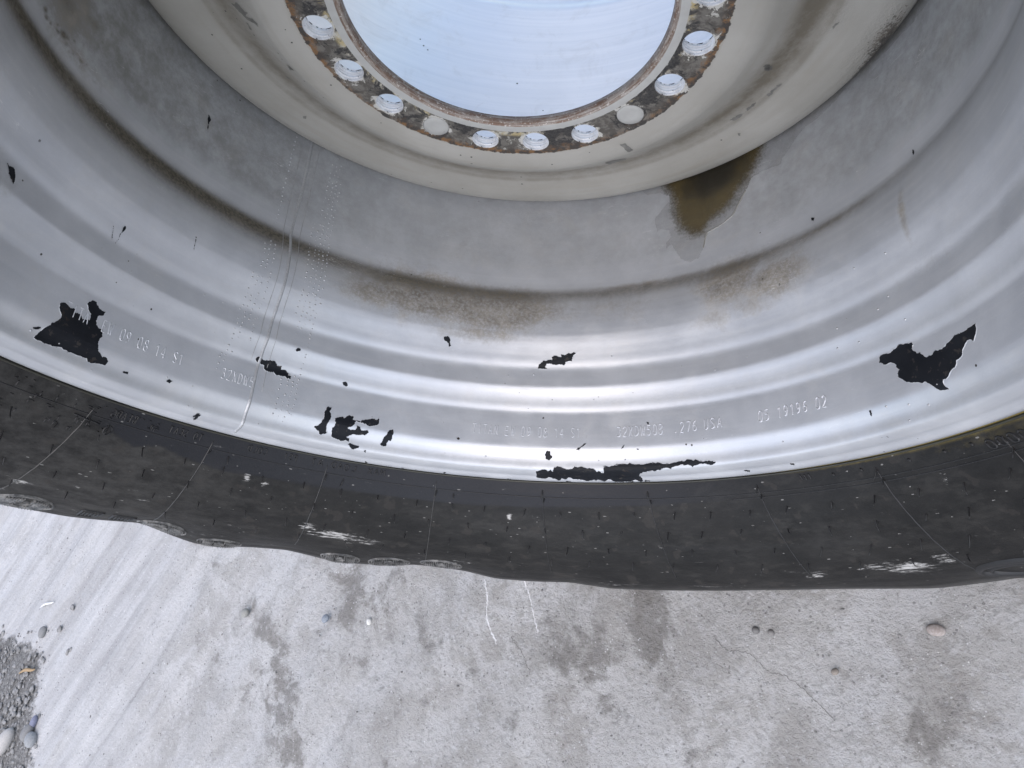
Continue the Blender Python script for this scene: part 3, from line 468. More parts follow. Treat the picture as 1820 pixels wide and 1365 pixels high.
def text(surf, s, t0, t1, z0, hz, w, h, italic=0.0, jitter=.06, up=1, skip=None):
    """stroke lettering from angle t0 to t1 (degrees), baseline z0, letter height hz in wheel units"""
    adv = (t1 - t0) / len(s); L = []
    for i, ch in enumerate(s):
        if ch == ' ': continue
        dx, dy = random.uniform(-jitter, jitter), random.uniform(-jitter, jitter)
        for st in G[ch]:
            if skip is not None and inside(np.array([t0 + adv * (i + .12 + np.mean([p[0] for p in st]) * .8)]), np.array([z0 + np.mean([p[1] for p in st]) / 1.4 * hz]), skip)[0]: continue
            L.append(ridge(surf, [(R(t0 + adv * (i + .12 + (x + dx + italic * y) * .80)), z0 + up * (y + dy) / 1.4 * hz) for x, y in st], w, h, .0010))
    return merge(L)
for s, t0, t1, z0 in [("TITAN EW 09 08 14 S1", -2.2, 17.4, .4985), ("32XDW50B", 23.6, 32.1, .4985), (".276", 33.6, 38.0, .4985), ("USA", 38.9, 42.3, .4990), ("05 19196 02", 48.2, 60.0, .4970), ("TITAN EW 09 08 14 S1", -71.6, -52.4, .500), ("32XDW5", -46.3, -40.6, .503)]:
    V, F = text(rim_surf, s, t0, t1, z0, .0225, .0006, .0008, jitter=.03, skip=CHIP_A if t0 < -60 else None)
    part("stamped_marking", make_mesh("stamped_marking", V, F), M['stamp'], rim)
V, F = merge([ridge(rim_surf, [(R(-40.6 + .12 * math.sin(z * 20)), z) for z in np.linspace(.413, 1.13, 60)], .0020, .0009, .002)]); part("weld_seam", make_mesh("weld_seam", V, F), M['weld'], rim)
for tt in (-42.2, -39.1):
    V, F = merge([ridge(rim_surf, [(R(tt + .15 * math.sin(z * 9 + tt)), z) for z in np.linspace(.50 if tt > -40 else .56, 1.13, 60)], .0005, .00025, .003)]); part("weld_groove", make_mesh("weld_groove", V, F), M['groove'], rim)
def bumps(pos, rr):
    V = []; F = []; k = 0
    for t, z in pos:
        r = rr * random.uniform(.6, 1.25); c = rim_surf(t, z); n = rim_surf(t, z, .01) - c; n /= np.linalg.norm(n); a = np.array([0, 1., 0]); a -= n * a.dot(n); a /= np.linalg.norm(a); b = np.cross(n, a); V.append(c + n * r * .75)
        for q, hh in ((.6, .5), (1.0, -.1)):
            for i in range(7): th = i * 2 * math.pi / 7; V.append(c + (a * math.cos(th) + b * math.sin(th)) * r * q + n * r * hh)
        for i in range(7): F.append((k, k + 1 + i, k + 1 + (i + 1) % 7)); F.append((k + 1 + i, k + 8 + i, k + 8 + (i + 1) % 7, k + 1 + (i + 1) % 7))
        k += 15
    return np.array(V), F
pos = []
for t0, zs in [(-36.0, (.66, 1.12)), (-35.1, (.66, 1.11)), (-34.3, (.67, 1.10)), (-33.5, (.47, 1.05)), (-37.0, (.69, .93)), (-43.9, (.88, 1.12)), (-43.4, (.60, .83)), (-44.5, (.64, .83)), (-45.4, (.56, .82)), (-46.3, (.54, .74)), (-35.4, (.46, .56)), (-36.3, (.46, .55)), (-34.4, (.45, .56)), (-47.2, (.52, .56))]:
    for z in np.arange(zs[0], zs[1], .0115):
        if random.random() < .88: pos.append((R(t0 + random.gauss(0, .10)), z + random.gauss(0, .0012)))
for _ in range(60): pos.append((R(random.uniform(-75, 80)), random.choice([random.uniform(.43, .47), random.uniform(.55, .66), random.uniform(.43, .75)])))
V, F = bumps(pos, .0011); part("weld_spatter", make_mesh("weld_spatter", V, F), M['weld'], rim, kind='stuff')

# flaked paint: each patch is cut from the surface with a ragged edge and shows the black primer
def edge_dist(px, py, poly):
    d = np.full(px.shape, 1e9); n = len(poly)
    for i in range(n):
        a = np.array(poly[i]); b = np.array(poly[(i + 1) % n]); ab = b - a; L = ab.dot(ab) + 1e-12
        s = np.clip(((px - a[0]) * ab[0] + (py - a[1]) * ab[1]) / L, 0, 1); d = np.minimum(d, np.hypot(px - a[0] - s * ab[0], py - a[1] - s * ab[1]))
    return d
def ragged(poly, amp, seed, it=3):
    rg = random.Random(seed); P = [tuple(p) for p in poly]
    for k in range(it):
        Q = []
        for i in range(len(P)):
            a, b = P[i], P[(i + 1) % len(P)]; L = math.hypot(b[0] - a[0], b[1] - a[1]); m_ = ((a[0] + b[0]) / 2, (a[1] + b[1]) / 2); o = rg.gauss(0, amp) * min(L, .02)
            Q.append(a); Q.append((m_[0] - (b[1] - a[1]) / (L + 1e-9) * o, m_[1] + (b[0] - a[0]) / (L + 1e-9) * o))
        P = Q
    return P
def patch(poly_tz, cell, rag_amp, seed):
    """cells of the (arc length, z) grid that lie inside the outline, in wheel units"""
    S = [(R(t) * .74, z) for t, z in poly_tz]; S = ragged(S, rag_amp, seed)
    x0, x1 = min(p[0] for p in S), max(p[0] for p in S); y0, y1 = min(p[1] for p in S), max(p[1] for p in S)
    nx, ny = max(2, int((x1 - x0) / cell) + 2), max(2, int((y1 - y0) / cell) + 2)
    X, Y = np.meshgrid(x0 + cell * np.arange(nx + 1), y0 + cell * np.arange(ny + 1), indexing='ij')
    keep = inside((X[:-1, :-1] + cell / 2), (Y[:-1, :-1] + cell / 2), S)
    i, j = np.nonzero(keep); a = i * (ny + 1) + j; F = np.stack([a, a + ny + 1, a + ny + 2, a + 1], -1)
    used, inv = np.unique(F, return_inverse=True); return X.ravel()[used] / .74, Y.ravel()[used], inv.reshape(-1, 4), S
for k, c in enumerate(CHIPS):
    tx, zz, F, Sx = patch(c, .0008, .10, 50 + k)
    if len(F) == 0: continue
    if len(c) > 11:
        V2, F2 = ridge(rim_surf, [(q[0] / .74, min(max(q[1], .4094), 1.15)) for q in Sx[::2]] + [(Sx[0][0] / .74, min(max(Sx[0][1], .4094), 1.15))], .0004, .0003, .002, .35); part("paint_lip", make_mesh("paint_lip", V2, F2), M['stamp'], rim)
    part("paint_chip", make_mesh("paint_chip", rim_surf(tx, np.clip(zz, .4092, 1.16), .00028), F), M['chip'], rim)

# ------------------------------------------------------------------ disc with bolt holes
HOLE_T = [R(2.66 + (k - 4.5) * 18) for k in range(20)]; HR = .0268; RB = .3305; RI, RO = .2995, .371; Z0 = 1.0; THK = .026
def sector(zlev, t0):
    hw = R(9); K = 96; a = np.arange(K) * 2 * math.pi / K
    bx, by0, by1 = hw * RB, RI - RB, RO - RB; out = []
    corners = [math.atan2(by1, bx), math.atan2(by1, -bx), math.atan2(by0, -bx) % (2 * math.pi), math.atan2(by0, bx) % (2 * math.pi)]
    a = a.copy()
    for c in corners: a[np.argmin(np.abs(a - c % (2 * math.pi)))] = c % (2 * math.pi)
    L = [0, .04, .1, .2, .35, .55, .8, 1.0]; T_ = []; R_ = []; H_ = []
    for l in L:
        for th in a:
            c, s = math.cos(th), math.sin(th); k = min(bx / abs(c) if abs(c) > 1e-9 else 1e9, (by1 / s if s > 0 else by0 / s) if abs(s) > 1e-9 else 1e9)
            d = HR + (k - HR) * l; T_.append(t0 + d * c / RB); R_.append(RB + d * s); H_.append((d - HR) * UNIT / .03)
    n = len(a); F = [(i * n + j, i * n + (j + 1) % n, (i + 1) * n + (j + 1) % n, (i + 1) * n + j) for i in range(len(L) - 1) for j in range(n)]
    return pt(np.array(T_), np.array(R_), np.full(len(T_), zlev)), F, H_
Vs = []; H = []
for t0 in HOLE_T: v, f, h = sector(Z0, t0); Vs.append((v, f)); H += h
V, F = merge(Vs); me = make_mesh("bolt_face", V, F); set_attr(me, "hole", np.array(H)[:, None] * np.ones((1, 3)))
DISC = np.array([(.371, 1.0), (.385, .998), (.40, .9975), (.415, .999), (.43, 1.004), (.45, 1.017), (.475, 1.034), (.50, 1.050), (.52, 1.0605), (.54, 1.067), (.552, 1.0695), (.56, 1.0702), (.60, 1.073), (.63, 1.0765), (.655, 1.0825), (.675, 1.091), (.69, 1.102), (.70, 1.115), (.7055, 1.128), (.708, 1.15), (.708, 1.172)])
def disc_profile():
    f = np.stack([DISC[:, 1], DISC[:, 0]], -1); f = smooth_profile(f, .0065); b = f[::-1].copy(); b[:, 0] = np.maximum(b[:, 0] + THK, 1.026); b = b[b[:, 1] < .69]
    return np.concatenate([f, [(1.176, .700)], b])
P = disc_profile(); Td = np.unique(np.concatenate([np.linspace(R(-100), R(100), 620), np.linspace(R(100), R(260), 140)]))[:-1]
V, F2 = revolve(P, Td); F2 = F2.reshape(len(Td), len(P), 4)[:, :-1].reshape(-1, 4); me2 = make_mesh("wheel_disc", V, F2)
TD = np.degrees(Td)[:, None] + 0 * P[None, :, 0]; RD = P[None, :, 1] + 0 * TD
TD = np.where(TD > 180, TD - 360, TD)
valley = np.exp(-((RD - .512) / .034) ** 2) * (.85 + .5 * sstep(TD, 40, 80)) + np.exp(-((RD - .556) / .006) ** 2) * .5
def db(t, r, rt, rr, k): return k * np.exp(-((TD - t) / rt) ** 2 - ((RD - r) / rr) ** 2)
pitm = db(84, .672, 8, .035, .75) + db(76, .695, 8, .018, .6) + db(58, .70, 12, .008, .50) + db(-85, .47, 5, .02, .38) + db(62, .555, 10, .004, .42) + db(40, .702, 14, .005, .35) + db(88, .56, 5, .02, .3)
set_attr(me2, "wear_tone", np.stack([valley.ravel(), pitm.ravel(), 0 * pitm.ravel()], -1))
disc = part("wheel_disc", me2, M['disc'])
part("bolt_face", me, M['face'], disc)

def disc_surf(t, r, h=0.0):
    t = np.asarray(t, float); r = np.asarray(r, float); e = .002; f = lambda q: np.interp(q, DISC[:, 0], DISC[:, 1])
    dz = (f(r + e) - f(r - e)) / (2 * e); L = np.sqrt(1 + dz ** 2); return pt(t, r + h / UNIT * dz / L, f(r) - h / UNIT / L)
DCHIPS = [[[28.23,0.465],[30.86,0.4531],[32.92,0.4803],[32.32,0.4989],[29.8,0.4965],[27.37,0.5008]],[[37.39,0.3888],[39.17,0.3901],[39.33,0.4047],[39.36,0.4207],[37.55,0.4214]],[[76.65,0.4775],[76.72,0.4856],[75.35,0.502],[74.27,0.5026],[75.18,0.4872]],[[-81.72,0.4905],[-83.07,0.4723],[-82.32,0.4676],[-81.46,0.4653],[-81.68,0.4541],[-79.84,0.4668],[-80.59,0.4506],[-79.45,0.4432],[-77.96,0.4452],[-78.88,0.4523],[-78.72,0.4638],[-78.83,0.4718],[-79.88,0.477],[-80.76,0.485]],[[-77.39,0.4815],[-77.4,0.475],[-75.08,0.4802],[-75.49,0.4836]],[[-74.1,0.4852],[-73.86,0.4812],[-73.33,0.4873]],[[-66.82,0.4481],[-66.21,0.4399],[-65.13,0.4371],[-64.93,0.4466]],[[-60.44,0.5042],[-59.56,0.4983],[-59.42,0.5055]],[[55.2,0.5919],[55.59,0.5966],[55.03,0.6028],[54.91,0.5975]],[[85.08,0.5656],[86.08,0.5668],[86.47,0.5711],[85.9,0.5708],[84.79,0.5687]],[[66.73,0.5512],[68.11,0.5503],[69.74,0.5495],[70.52,0.5556],[69.53,0.5574],[68.12,0.5565],[66.48,0.5577]],[[57.23,0.5432],[58.97,0.5427],[59.97,0.5473],[61.75,0.5442],[62.81,0.5459],[64.15,0.5473],[63.17,0.5519],[61.25,0.5517],[59.47,0.5551],[57.46,0.5512]],[[-66.41,0.4511],[-65.54,0.4383],[-64.22,0.4536]],[[-48.47,0.5896],[-48.21,0.5826],[-47.62,0.5923],[-47.89,0.5968]],[[76.42,0.4754],[77.03,0.4794],[75.55,0.4995],[74.51,0.5065],[74.22,0.5007],[75.12,0.4862]]]
dm = mat_simple("grey_undercoat", (.15, .145, .13), .6, 0, .2, 120, (.10, .095, .085))
for k, c in enumerate(DCHIPS):
    tx, rr, F, _ = patch(c, .00085, .12, 90 + k)
    if len(F): part("paint_chip", make_mesh("paint_chip", disc_surf(tx, rr, .0003), F), dm, disc)
V, F = merge([sector(Z0 + THK, t0)[:2] for t0 in HOLE_T]); part("back_face", make_mesh("back_face", V, F), M['disc'], disc)
Tb = np.linspace(-math.pi, math.pi, 361)[:-1]
def strip(P, name, mat, parent):
    P = np.array(P); V, F = revolve(P, Tb); F = F.reshape(len(Tb), len(P), 4)[:, :-1].reshape(-1, 4); return part(name, make_mesh(name, V, F), mat, parent)
strip([(1.0, .2995), (.9996, .293), (.9996, .2885), (1.0003, .2850)], "bore_lip", M['plug'], disc)
strip([(1.0003, .2850), (1.003, .2822), (1.0035, .2805), (1.0015, .2798), (1.003, .2775), (1.010, .2762), (1.0185, .2757), (1.022, .280), (1.026, .2995)], "bore_wall", M['bore'], disc)
def hole_wall():
    L = [(0, -.0022), (.0025, 0), (.008, 0), (.009, .0006), (.0105, 0), (.018, 0), (.019, .0006), (.0205, 0), (THK, 0)]; n = 48; V = []; a = np.arange(n) * 2 * math.pi / n
    for dz, dr in L: V.append(np.stack([(HR - .0002 - dr) * np.cos(a), Z0 + dz + 0 * a, (HR - .0002 - dr) * np.sin(a)], -1) if dz or dr >= 0 else np.stack([(HR + .0006) * np.cos(a), Z0 - .0004 + 0 * a, (HR + .0006) * np.sin(a)], -1))
    return np.concatenate(V) * UNIT, [(i * n + j, i * n + (j + 1) % n, (i + 1) * n + (j + 1) % n, (i + 1) * n + j) for i in range(len(L) - 1) for j in range(n)]
V, F = hole_wall(); hm = make_mesh("bolt_hole", V, F); hm.materials.append(M['hole'])
n = 48; a = np.arange(n) * 2 * math.pi / n
pv_ = np.concatenate([np.stack([q * (HR - .0008) * np.cos(a), d + 0 * a, q * (HR - .0008) * np.sin(a)], -1) for q, d in ((1, Z0 + .02), (1, Z0 - .0002), (.97, Z0 - .0010), (.5, Z0 - .0012))] + [np.array([[0, Z0 - .0013, 0]])]) * UNIT
pf = [(i * n + j, i * n + (j + 1) % n, (i + 1) * n + (j + 1) % n, (i + 1) * n + j) for i in range(3) for j in range(n)] + [(3 * n + j, 3 * n + (j + 1) % n, 4 * n) for j in range(n)]
pm = make_mesh("plug", pv_, pf); pm.materials.append(M['plug'])
for k, t0 in enumerate(HOLE_T):
    c = pt(np.float64(t0), np.float64(RB), np.float64(0)); plug = k in (3, 7, 13, 17)
    o = bpy.data.objects.new("plug" if plug else "bolt_hole", pm if plug else hm); o.parent = disc; o.location = tuple(c); col.objects.link(o)
for mm in (hm, pm): mm.polygons.foreach_set("use_smooth", [True] * len(mm.polygons))
# ------------------------------------------------------------------ oil puddle in the bottom of the barrel
OUTER = [(20.62, 1.1367), (23.39, 1.1354), (28.01, 1.1233), (29.4, 1.1032), (32.14, 1.1006), (33.73, 1.0855), (33.86, 1.0697), (32.59, 1.0556), (31.01, 1.0331), (31.23, 0.993), (31.9, 1.0), (33.81, 0.9909), (34.11, 0.9721), (33.09, 0.9575), (33.21, 0.9442), (34.1, 0.9544), (34.96, 0.934), (36.03, 0.9074), (37.74, 0.8937), (39.49, 0.8983), (40.4, 0.9206), (40.9, 0.9473), (41.36, 0.9569), (44.46, 0.9662), (46.27, 0.9775), (47.69, 1.0017), (49.13, 1.0282), (50.6, 1.053), (52.87, 1.0561), (56.44, 1.0493), (56.75, 1.0624), (58.2, 1.0744), (59.93, 1.0923), (62.79, 1.1027), (65.61, 1.1061), (67.02, 1.1101), (72.47, 1.126), (77.73, 1.1155), (82.47, 1.1134), (86.07, 1.1085), (89.39, 1.1042)]
CORE = [(32.15, 1.1319), (34.4, 1.0676), (34.82, 1.0235), (35.68, 0.9905), (38.28, 0.9575), (40.69, 0.9539), (42.29, 0.976), (45.91, 0.9994), (48.72, 1.0363), (51.59, 1.0712), (53.69, 1.1213)]
OUT2 = [(20.6, 1.15)] + OUTER + [(89.4, 1.15)]
tx, zz, F, S = patch(OUT2, .0022, .05, 5)
d = edge_dist(tx * .74, zz, S) * UNIT; d = np.where(zz > 1.12, .02, d)
core = [(R(t) * .74, z) for t, z in [(31.4, 1.16)] + CORE + [(54.2, 1.16)]]
cd = edge_dist(tx * .74, zz, core) * UNIT; cin = inside(tx * .74, zz, core); sd_ = np.where(cin, cd, -cd)
deep = sstep(zz, .98, 1.10) * np.exp(-((np.degrees(tx) - 43) / 7.5) ** 2)
right = sstep(np.degrees(tx), 40.5, 42) * sstep(-np.degrees(tx), -52.5, -50)
height = .0003 + (.0005 + .0018 * right) * np.sqrt(np.clip(d / .005, 0, 1)) + .001 * cin
me = make_mesh("oil_puddle", rim_surf(tx, np.minimum(zz, 1.159), height[:]), F)
set_attr(me, "oil", np.stack([np.clip(.5 + sd_ / .034, 0, 1), deep, np.exp(-(d / .0011) ** 2) * (.35 + .45 * right)], -1))
pud = tag(link_mesh("oil_puddle", me, M['oil'], None, (0, 0, AXLE_Z)), "dark brown oily puddle lying in the rim under the wheel disc", "puddle")

V, F = ridge(rim_surf, [(R(q[0]), q[1]) for q in OUTER[20:27]], .0007, .0013, .0012)
link_mesh("meniscus_glint", make_mesh("meniscus_glint", V, F), mat_simple("oil_edge_glint", (.24, .235, .21), .08, .0, .02, 60, None, .9), pud)  # pale ridge colour stands in for the glint along the oil's edge
# ------------------------------------------------------------------ tyre
TR = 1.65; H_AX = 1.5; ZC = 1.1355
SIDE = np.array([(.806, .455), (.818, .434), (.8315, .4195), (.838, .413), (.843, .4045), (.8455, .400), (.8475, .3975), (.850, .3935), (.8535, .3875), (.857, .3818), (.8592, .3795), (.8615, .3765), (.88, .352), (.905, .326), (.93, .303), (.965, .275), (1.0, .2525), (1.03, .2370), (1.06, .2255), (1.085, .2185), (1.105, .2150), (1.115, .2120), (1.135, .2105), (1.15, .2115), (1.162, .2155), (1.18, .2175), (1.20, .2205), (1.25, .232), (1.32, .25), (1.40, .28), (1.48, .325), (1.55, .385), (1.60, .44), (1.635, .50), (1.65, .57), (1.65, .70), (1.65, .90), (1.65, ZC)])
UND_T = np.array([-120, -100, -90, -78, -70, -62, -56.8, -54, -51, -47.5, -43, -39.5, -36.5, -33.5, -30.6, -28, -25.4, -22, -18.9, -13.9, -7.9, -1.9, 2.7, 7, 12.9, 18.3, 25, 32.9, 40, 47.9, 56.9, 64, 72, 85, 100, 120])
UND_Z = np.array([0, 0, .004, .006, .006, .007, .0068, .007, .0075, .013, .0228, .006, -.005, -.0035, .0052, .009, .0122, .005, -.0028, .0015, .0140, .0105, -.0038, -.004, -.0010, -.0122, -.012, -.0085, -.004, .0000, .0005, .0140, .012, .006, 0, 0])
def side_z(r): return np.interp(r, SIDE[:, 0], SIDE[:, 1])
_tt = np.radians(np.linspace(-120, 120, 721)); _uz = np.interp(np.degrees(_tt), UND_T, UND_Z); _k = np.exp(-np.linspace(-3, 3, 13) ** 2 / 2); _k /= _k.sum(); _uz = np.convolve(_uz, _k, 'same')
def und(t, r):
    tt = (t + math.pi) % (2 * math.pi) - math.pi
    return np.interp(tt, _tt, _uz) * sstep(r, 1.01, 1.14) * (1 - sstep(r, 1.3, 1.5))
def squash(t, r):
    lim = np.where(np.cos(t - BOTTOM) > .3, H_AX / np.maximum(np.cos(t - BOTTOM), .3), 9) - .0006
    k = np.minimum(1.0, (lim - .95) / (TR - .95)); return np.where(r > .95, .95 + (r - .95) * k, r)
def tyre_surf(t, r, h=0.0):
    t = np.asarray(t, float); r = np.asarray(r, float); e = .003
    z = side_z(r) + und(t, r); dz = (side_z(r + e) + und(t, r + e) - side_z(r - e) - und(t, r - e)) / (2 * e); L = np.sqrt(1 + dz ** 2)
    return pt(t, squash(t, r) + h / UNIT * dz / L, z - h / UNIT / L)
def fine_side():
    q = SIDE[:, ::-1]; q = smooth_profile(q, .0055); return q
PS = fine_side(); back = PS[::-1][1:].copy(); back[:, 0] = 2 * ZC - back[:, 0]; PT = np.concatenate([PS, back]); PT = np.concatenate([PT, [(1.78, .79)], [(1.2, .76)], [(.5, .79)]])
TY = np.unique(np.concatenate([np.linspace(R(-105), R(105), 840), np.linspace(R(105), R(255), 240)]))[:-1]
tg_, zg = np.meshgrid(TY, PT[:, 0], indexing='ij'); rg_ = np.broadcast_to(PT[:, 1], tg_.shape).copy()
front = (np.arange(len(PT)) < len(PS))[None, :] & np.ones_like(tg_, bool); z2 = zg + np.where(front, und(tg_, rg_), 0)
lug = (rg_ > 1.60) * (.045 * sstep(np.sin(tg_ * 42 + np.abs(zg - ZC) * 14 + (zg > ZC) * math.pi), -.15, .15)); r2 = squash(tg_, rg_ + lug * (rg_ > 1.60))
V = pt(tg_, r2, z2); n = len(PT); i = np.arange(len(TY))[:, None]; j = np.arange(n)[None, :]; i2 = (i + 1) % len(TY); j2 = (j + 1) % n
F = np.stack(np.broadcast_arrays(i * n + j, i * n + j2, i2 * n + j2, i2 * n + j), -1).reshape(-1, 4); me = make_mesh("tyre", V, F)
td = np.degrees(tg_); td = np.where(td > 180, td - 360, td)
def tb(t, r, rt, rr): return np.exp(-((td - t) / rt) ** 2 - ((rg_ - r) / rr) ** 2) * front
chalk = np.zeros_like(td)
for t, r, rt, rr, k in [(-20.5, .994, 5.5, .020, .66), (-24.5, .983, 2.0, .022, .62), (-16, 1.0, 3.0, .014, .60), (4.9, .899, .55, .008, .95), (-35.6, .894, .8, .010, .62), (-33.0, .897, .8, .010, .6), (58.0, 1.028, 4.0, .026, .74), (62.0, 1.010, 1.6, .020, .68), (53.5, 1.024, 2.8, .016, .60), (46, 1.045, 3.0, .024, .58), (69, .88, .6, .012, .5), (79, .90, .8, .03, .5),
                        (20, 1.105, 6, .012, .45), (32, 1.10, 5, .010, .38), (-60, 1.01, 2, .012, .5), (-37, 1.065, 2.0, .012, .45), (-54.5, 1.0, 4, .03, .28), (-46, .985, 2.5, .012, .36), (-2, 1.05, 3, .015, .42), (27.3, .953, .5, .012, .42), (-52, .93, 12, .06, .18)]: chalk = np.maximum(chalk, k * tb(t, r, rt, rr))
chalk = np.maximum(chalk * 1.12, .14 * front * (rg_ < 1.2))
dampline = np.interp(td, [-120, -60, -56, -52, -49, -46, -40, -30, -20, 0, 20, 60], [.86, .868, .872, .885, .874, .880, .889, .884, .883, .88, .873, .86])
damp = (sstep(dampline - rg_, -.0015, .002) * sstep(td, -61, -54) * (1 - sstep(td, 20, 50))) * front
olive = np.maximum(np.exp(-((rg_ - .836) / .0065) ** 2) * sstep(td, 28, 62), .35 * np.exp(-((rg_ - .848) / .010) ** 2) * sstep(td, 45, 80)) * front
set_attr(me, "wear_tone", np.stack([chalk.ravel(), damp.ravel(), olive.ravel()], -1))
film_tone = np.zeros_like(td)
film_tone = np.maximum(film_tone, .62 * front * (rg_ < 1.25) * sstep(-td, 12, 58)); film_tone = np.maximum(film_tone, .07 * front * (rg_ < 1.25))
film_tone = np.maximum(film_tone, 1.0 * np.exp(-((rg_ - 1.140) / .026) ** 2) * (.45 + .55 * sstep(td, -30, 5)) * front); film_tone = np.maximum(film_tone, .40 * tb(-57, .875, 5, .02)); film_tone = np.maximum(film_tone, .35 * tb(8, .92, 12, .03)); film_tone = np.maximum(film_tone, .3 * tb(52, .95, 6, .06))  # pale ring paints the grazing sheen of the bulge into the rubber colour
film_tone = np.clip(film_tone + .06 * front * (rg_ < 1.25), 0, 1); film_tone *= 1 - .85 * damp
set_attr(me, "film_tone", film_tone.ravel()[:, None] * np.ones((1, 3)))
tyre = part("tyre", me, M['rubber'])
LUG_T = [-.9 + 9.9 - 5.6 - 17.15 * 4 + 17.15 * k for k in range(21)]   # mould lines
LUG_T = [-76.3, -59.4, -42.4, -24.8, -7.2, 10.2, 27.2, 44.2, 61.6, 78.6]
for k, t0 in enumerate(LUG_T):
    dt = np.interp(t0, [-60, -25, 10, 45, 62], [-1.6, -.4, .5, 1.8, 2.4]) 
    V, F = ridge(tyre_surf, [(R(t0), .850), (R(t0 + dt * .4), .93), (R(t0 + dt), 1.06)], .0006, .0007, .004, .3)
    part("mould_line", make_mesh("mould_line", V, F), M['ridge'] if t0 < 0 else M['mark'], tyre)
for r0, mk, t_a, t_b in ((.8605, 'mark', -80, 88), (.8665, 'mark', 40, 85)):
    V, F = ridge(tyre_surf, [(R(t), r0) for t in np.linspace(t_a, t_b, 160)], .0007, .0006, .006); part("mould_ring", make_mesh("mould_ring", V, F), M[mk], tyre)
V, F = ridge(tyre_surf, [(R(t), .8400) for t in np.linspace(-100, 100, 200)], .0016, .0013, .006); part("bead_ring", make_mesh("bead_ring", V, F), M['bead'], tyre)
# rubber vent hairs, each a bent thread standing out of the sidewall
hairs = []
for t0, r0, dt in [(13.05, .883, 5.8), (-1.4, .920, 5.93), (1.55, .963, 5.97), (-1.3, 1.006, 6.0)]:
    for k in range(-14, 15):
        t = t0 + dt * k
        if -76 < t < 84: hairs.append((t + random.gauss(0, .25), r0 + random.gauss(0, .0012)))
for t0 in LUG_T: hairs.append((t0 + .25, .8625)); hairs.append((t0, .851) if t0 > 0 else (t0 + 3, .8655))
for k, (t, r) in enumerate(hairs):
    Lh = random.uniform(.006, .012) if r < 1.0 else random.uniform(.006, .010); wv = (random.gauss(0, .0008), random.gauss(0, .0008)); Vh = []; n = 5
    for s in range(5):
        f = s / 4; c = tyre_surf(R(t), r) + np.array([wv[0] * f * f * 2, -Lh * f, wv[1] * f * f * 2]); rad = .00085 * (1 - .35 * f)
        for a_ in range(n): th = a_ * 2 * math.pi / n; Vh.append(c + np.array([rad * math.cos(th), 0, rad * math.sin(th)]))
    Fh = [(s * n + a_, s * n + (a_ + 1) % n, (s + 1) * n + (a_ + 1) % n, (s + 1) * n + a_) for s in range(4) for a_ in range(n)] + [tuple(4 * n + a_ for a_ in range(n))]
    part("rubber_hair", make_mesh("rubber_hair", np.array(Vh), Fh), M['hair'], tyre)
# raised lozenges with radial bars, seen edge-on near the widest part of the sidewall
def oval(t0, r0, rt, rr, bars=True):
    L = []
    for q in (1.0, .86): L.append(ridge(tyre_surf, [(R(t0 + rt * q * math.cos(a)), r0 + rr * q * math.sin(a)) for a in np.linspace(0, 2 * math.pi, 41)], .0011, .0016, .004))
    if bars:
        for x in np.linspace(-.72, .72, 17):
            if abs(x) < .16: continue
            hh = rr * .78 * math.sqrt(max(0, 1 - x * x)); lo = -hh if abs(x) > .34 else rr * .30; L.append(ridge(tyre_surf, [(R(t0 + rt * x), r0 + lo), (R(t0 + rt * x), r0 + hh)], .0014, .0032, .004))
            if abs(x) <= .34: L.append(ridge(tyre_surf, [(R(t0 + rt * x), r0 - hh), (R(t0 + rt * x), r0 - rr * .30)], .0014, .0032, .004))
        L.append(ridge(tyre_surf, [(R(t0 + rt * .24 * math.cos(a)), r0 + rr * .26 * math.sin(a)) for a in np.linspace(0, 2 * math.pi, 19)], .0013, .0022, .003))
    V, F = merge(L); return part("raised_emblem", make_mesh("raised_emblem", V, F), M['bar'], tyre)
for t0, r0, rt, rr in [(-57.2, 1.088, 3.1, .042), (-41.6, 1.090, 2.9, .036), (-34.2, 1.105, 2.7, .026), (-18.6, 1.100, 2.6, .032), (-12.0, 1.100, 2.8, .036), (-4.9, 1.085, 2.9, .034)]: oval(t0, r0, rt, rr)
for t0, wd in ((-50.2, 2.4), (-46.6, 2.6)):
    V, F = merge([ridge(tyre_surf, [(R(t0 - wd / 2), 1.058), (R(t0 + wd / 2), 1.058), (R(t0 + wd / 2 - .3), 1.10), (R(t0 - wd / 2 + .3), 1.10), (R(t0 - wd / 2), 1.058)], .001, .0018, .003)] + [ridge(tyre_surf, [(R(t0 + x), 1.066), (R(t0 + x + .15), 1.092)], .001, .0018, .003) for x in np.linspace(-.8, .8, 5)]); part("raised_block", make_mesh("raised_block", V, F), M['mark'], tyre)
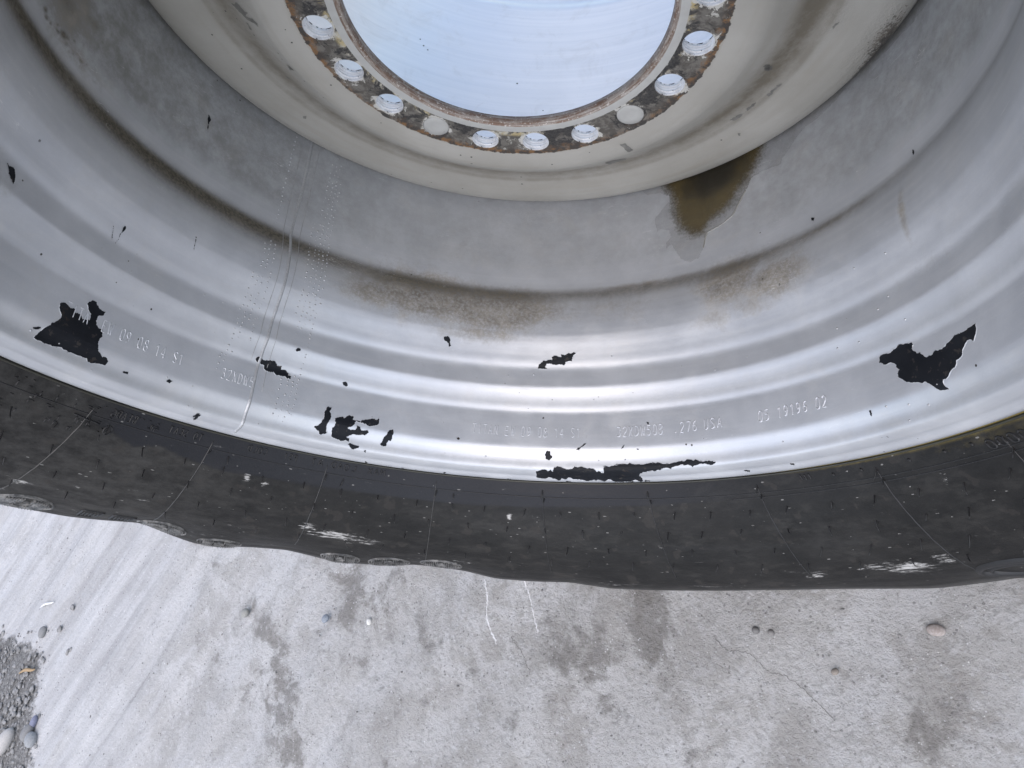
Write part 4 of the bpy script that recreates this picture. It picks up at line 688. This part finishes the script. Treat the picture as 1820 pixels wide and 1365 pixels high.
V, F = merge([ridge(tyre_surf, [(R(69.5 + 5.6 * q * math.cos(a)), 1.068 + .036 * q * math.sin(a)) for a in np.linspace(0, 2 * math.pi, 61)], .004 * q, .003, .004) for q in (1.0, .8)]); part("raised_emblem", make_mesh("raised_emblem", V, F), M['mark'], tyre)
# small moulded lettering beside the bead, upside down in the photograph, mostly worn away
for s, t0, t1, r0, hz, mk in [("LOAD AT", -20.2, -27.6, .8440, .0080, 'mark'), ("MAX", -15.5, -18.6, .8440, .0075, 'mark'), ("COLD", -34.2, -37.4, .8440, .008, 'mark'), ("PSI", -29.6, -31.8, .844, .008, 'mark'), ("TO SEAT", -44.0, -49.0, .8455, .0080, 'mark'), ("BEADS", -53.4, -57.2, .8465, .0085, 'mark')]:
    V, F = text(tyre_surf, s, t0, t1, r0 + hz, hz, .0007, .0010, up=-1); part("moulded_lettering", make_mesh("moulded_lettering", V, F), M[mk], tyre)
for s, t0, t1, r0, hz in [("0000", 76.0, 81.5, .8500, .0085), ("111", 50.6, 52.4, .8445, .006)]:
    V, F = text(tyre_surf, s, t0, t1, r0, hz, .0009, .0012, italic=.3); part("moulded_lettering", make_mesh("moulded_lettering", V, F), M['mark'], tyre)
bl = []
for _ in range(60):
    t = random.uniform(-71, -50); r = random.choice([random.uniform(.846, .859), random.uniform(.864, .885)]) if t < -57 else random.uniform(.846, .858); L0 = random.uniform(.2, .6); a = random.choice([0, 0, 1]); bl.append(ridge(tyre_surf, [(R(t), r), (R(t + L0 * (1 - a)), r + .006 * a)], .0007, .0010, .002))
bl += [ridge(tyre_surf, [(R(-61.2), .8655), (R(-57.6), .8685)], .001, .0014, .003), ridge(tyre_surf, [(R(-56.2 + .5 * math.cos(a)), .873 + .006 * math.sin(a)) for a in np.linspace(0, 6.28, 15)], .0008, .0012, .002)]
V, F = merge(bl); part("moulded_lettering", make_mesh("moulded_lettering", V, F), M['mark'], tyre, label="worn illegible moulded lettering at the left end of the bead")
dots = []
for t in (51.5, 55.5, 59.5, 66.2, 71.0, 74.6): dots.append(ridge(tyre_surf, [(R(t), .848), (R(t + .25), .851)], .0016, .0016, .001))
V, F = merge(dots); part("moulded_dots", make_mesh("moulded_dots", V, F), M['hair'], tyre)
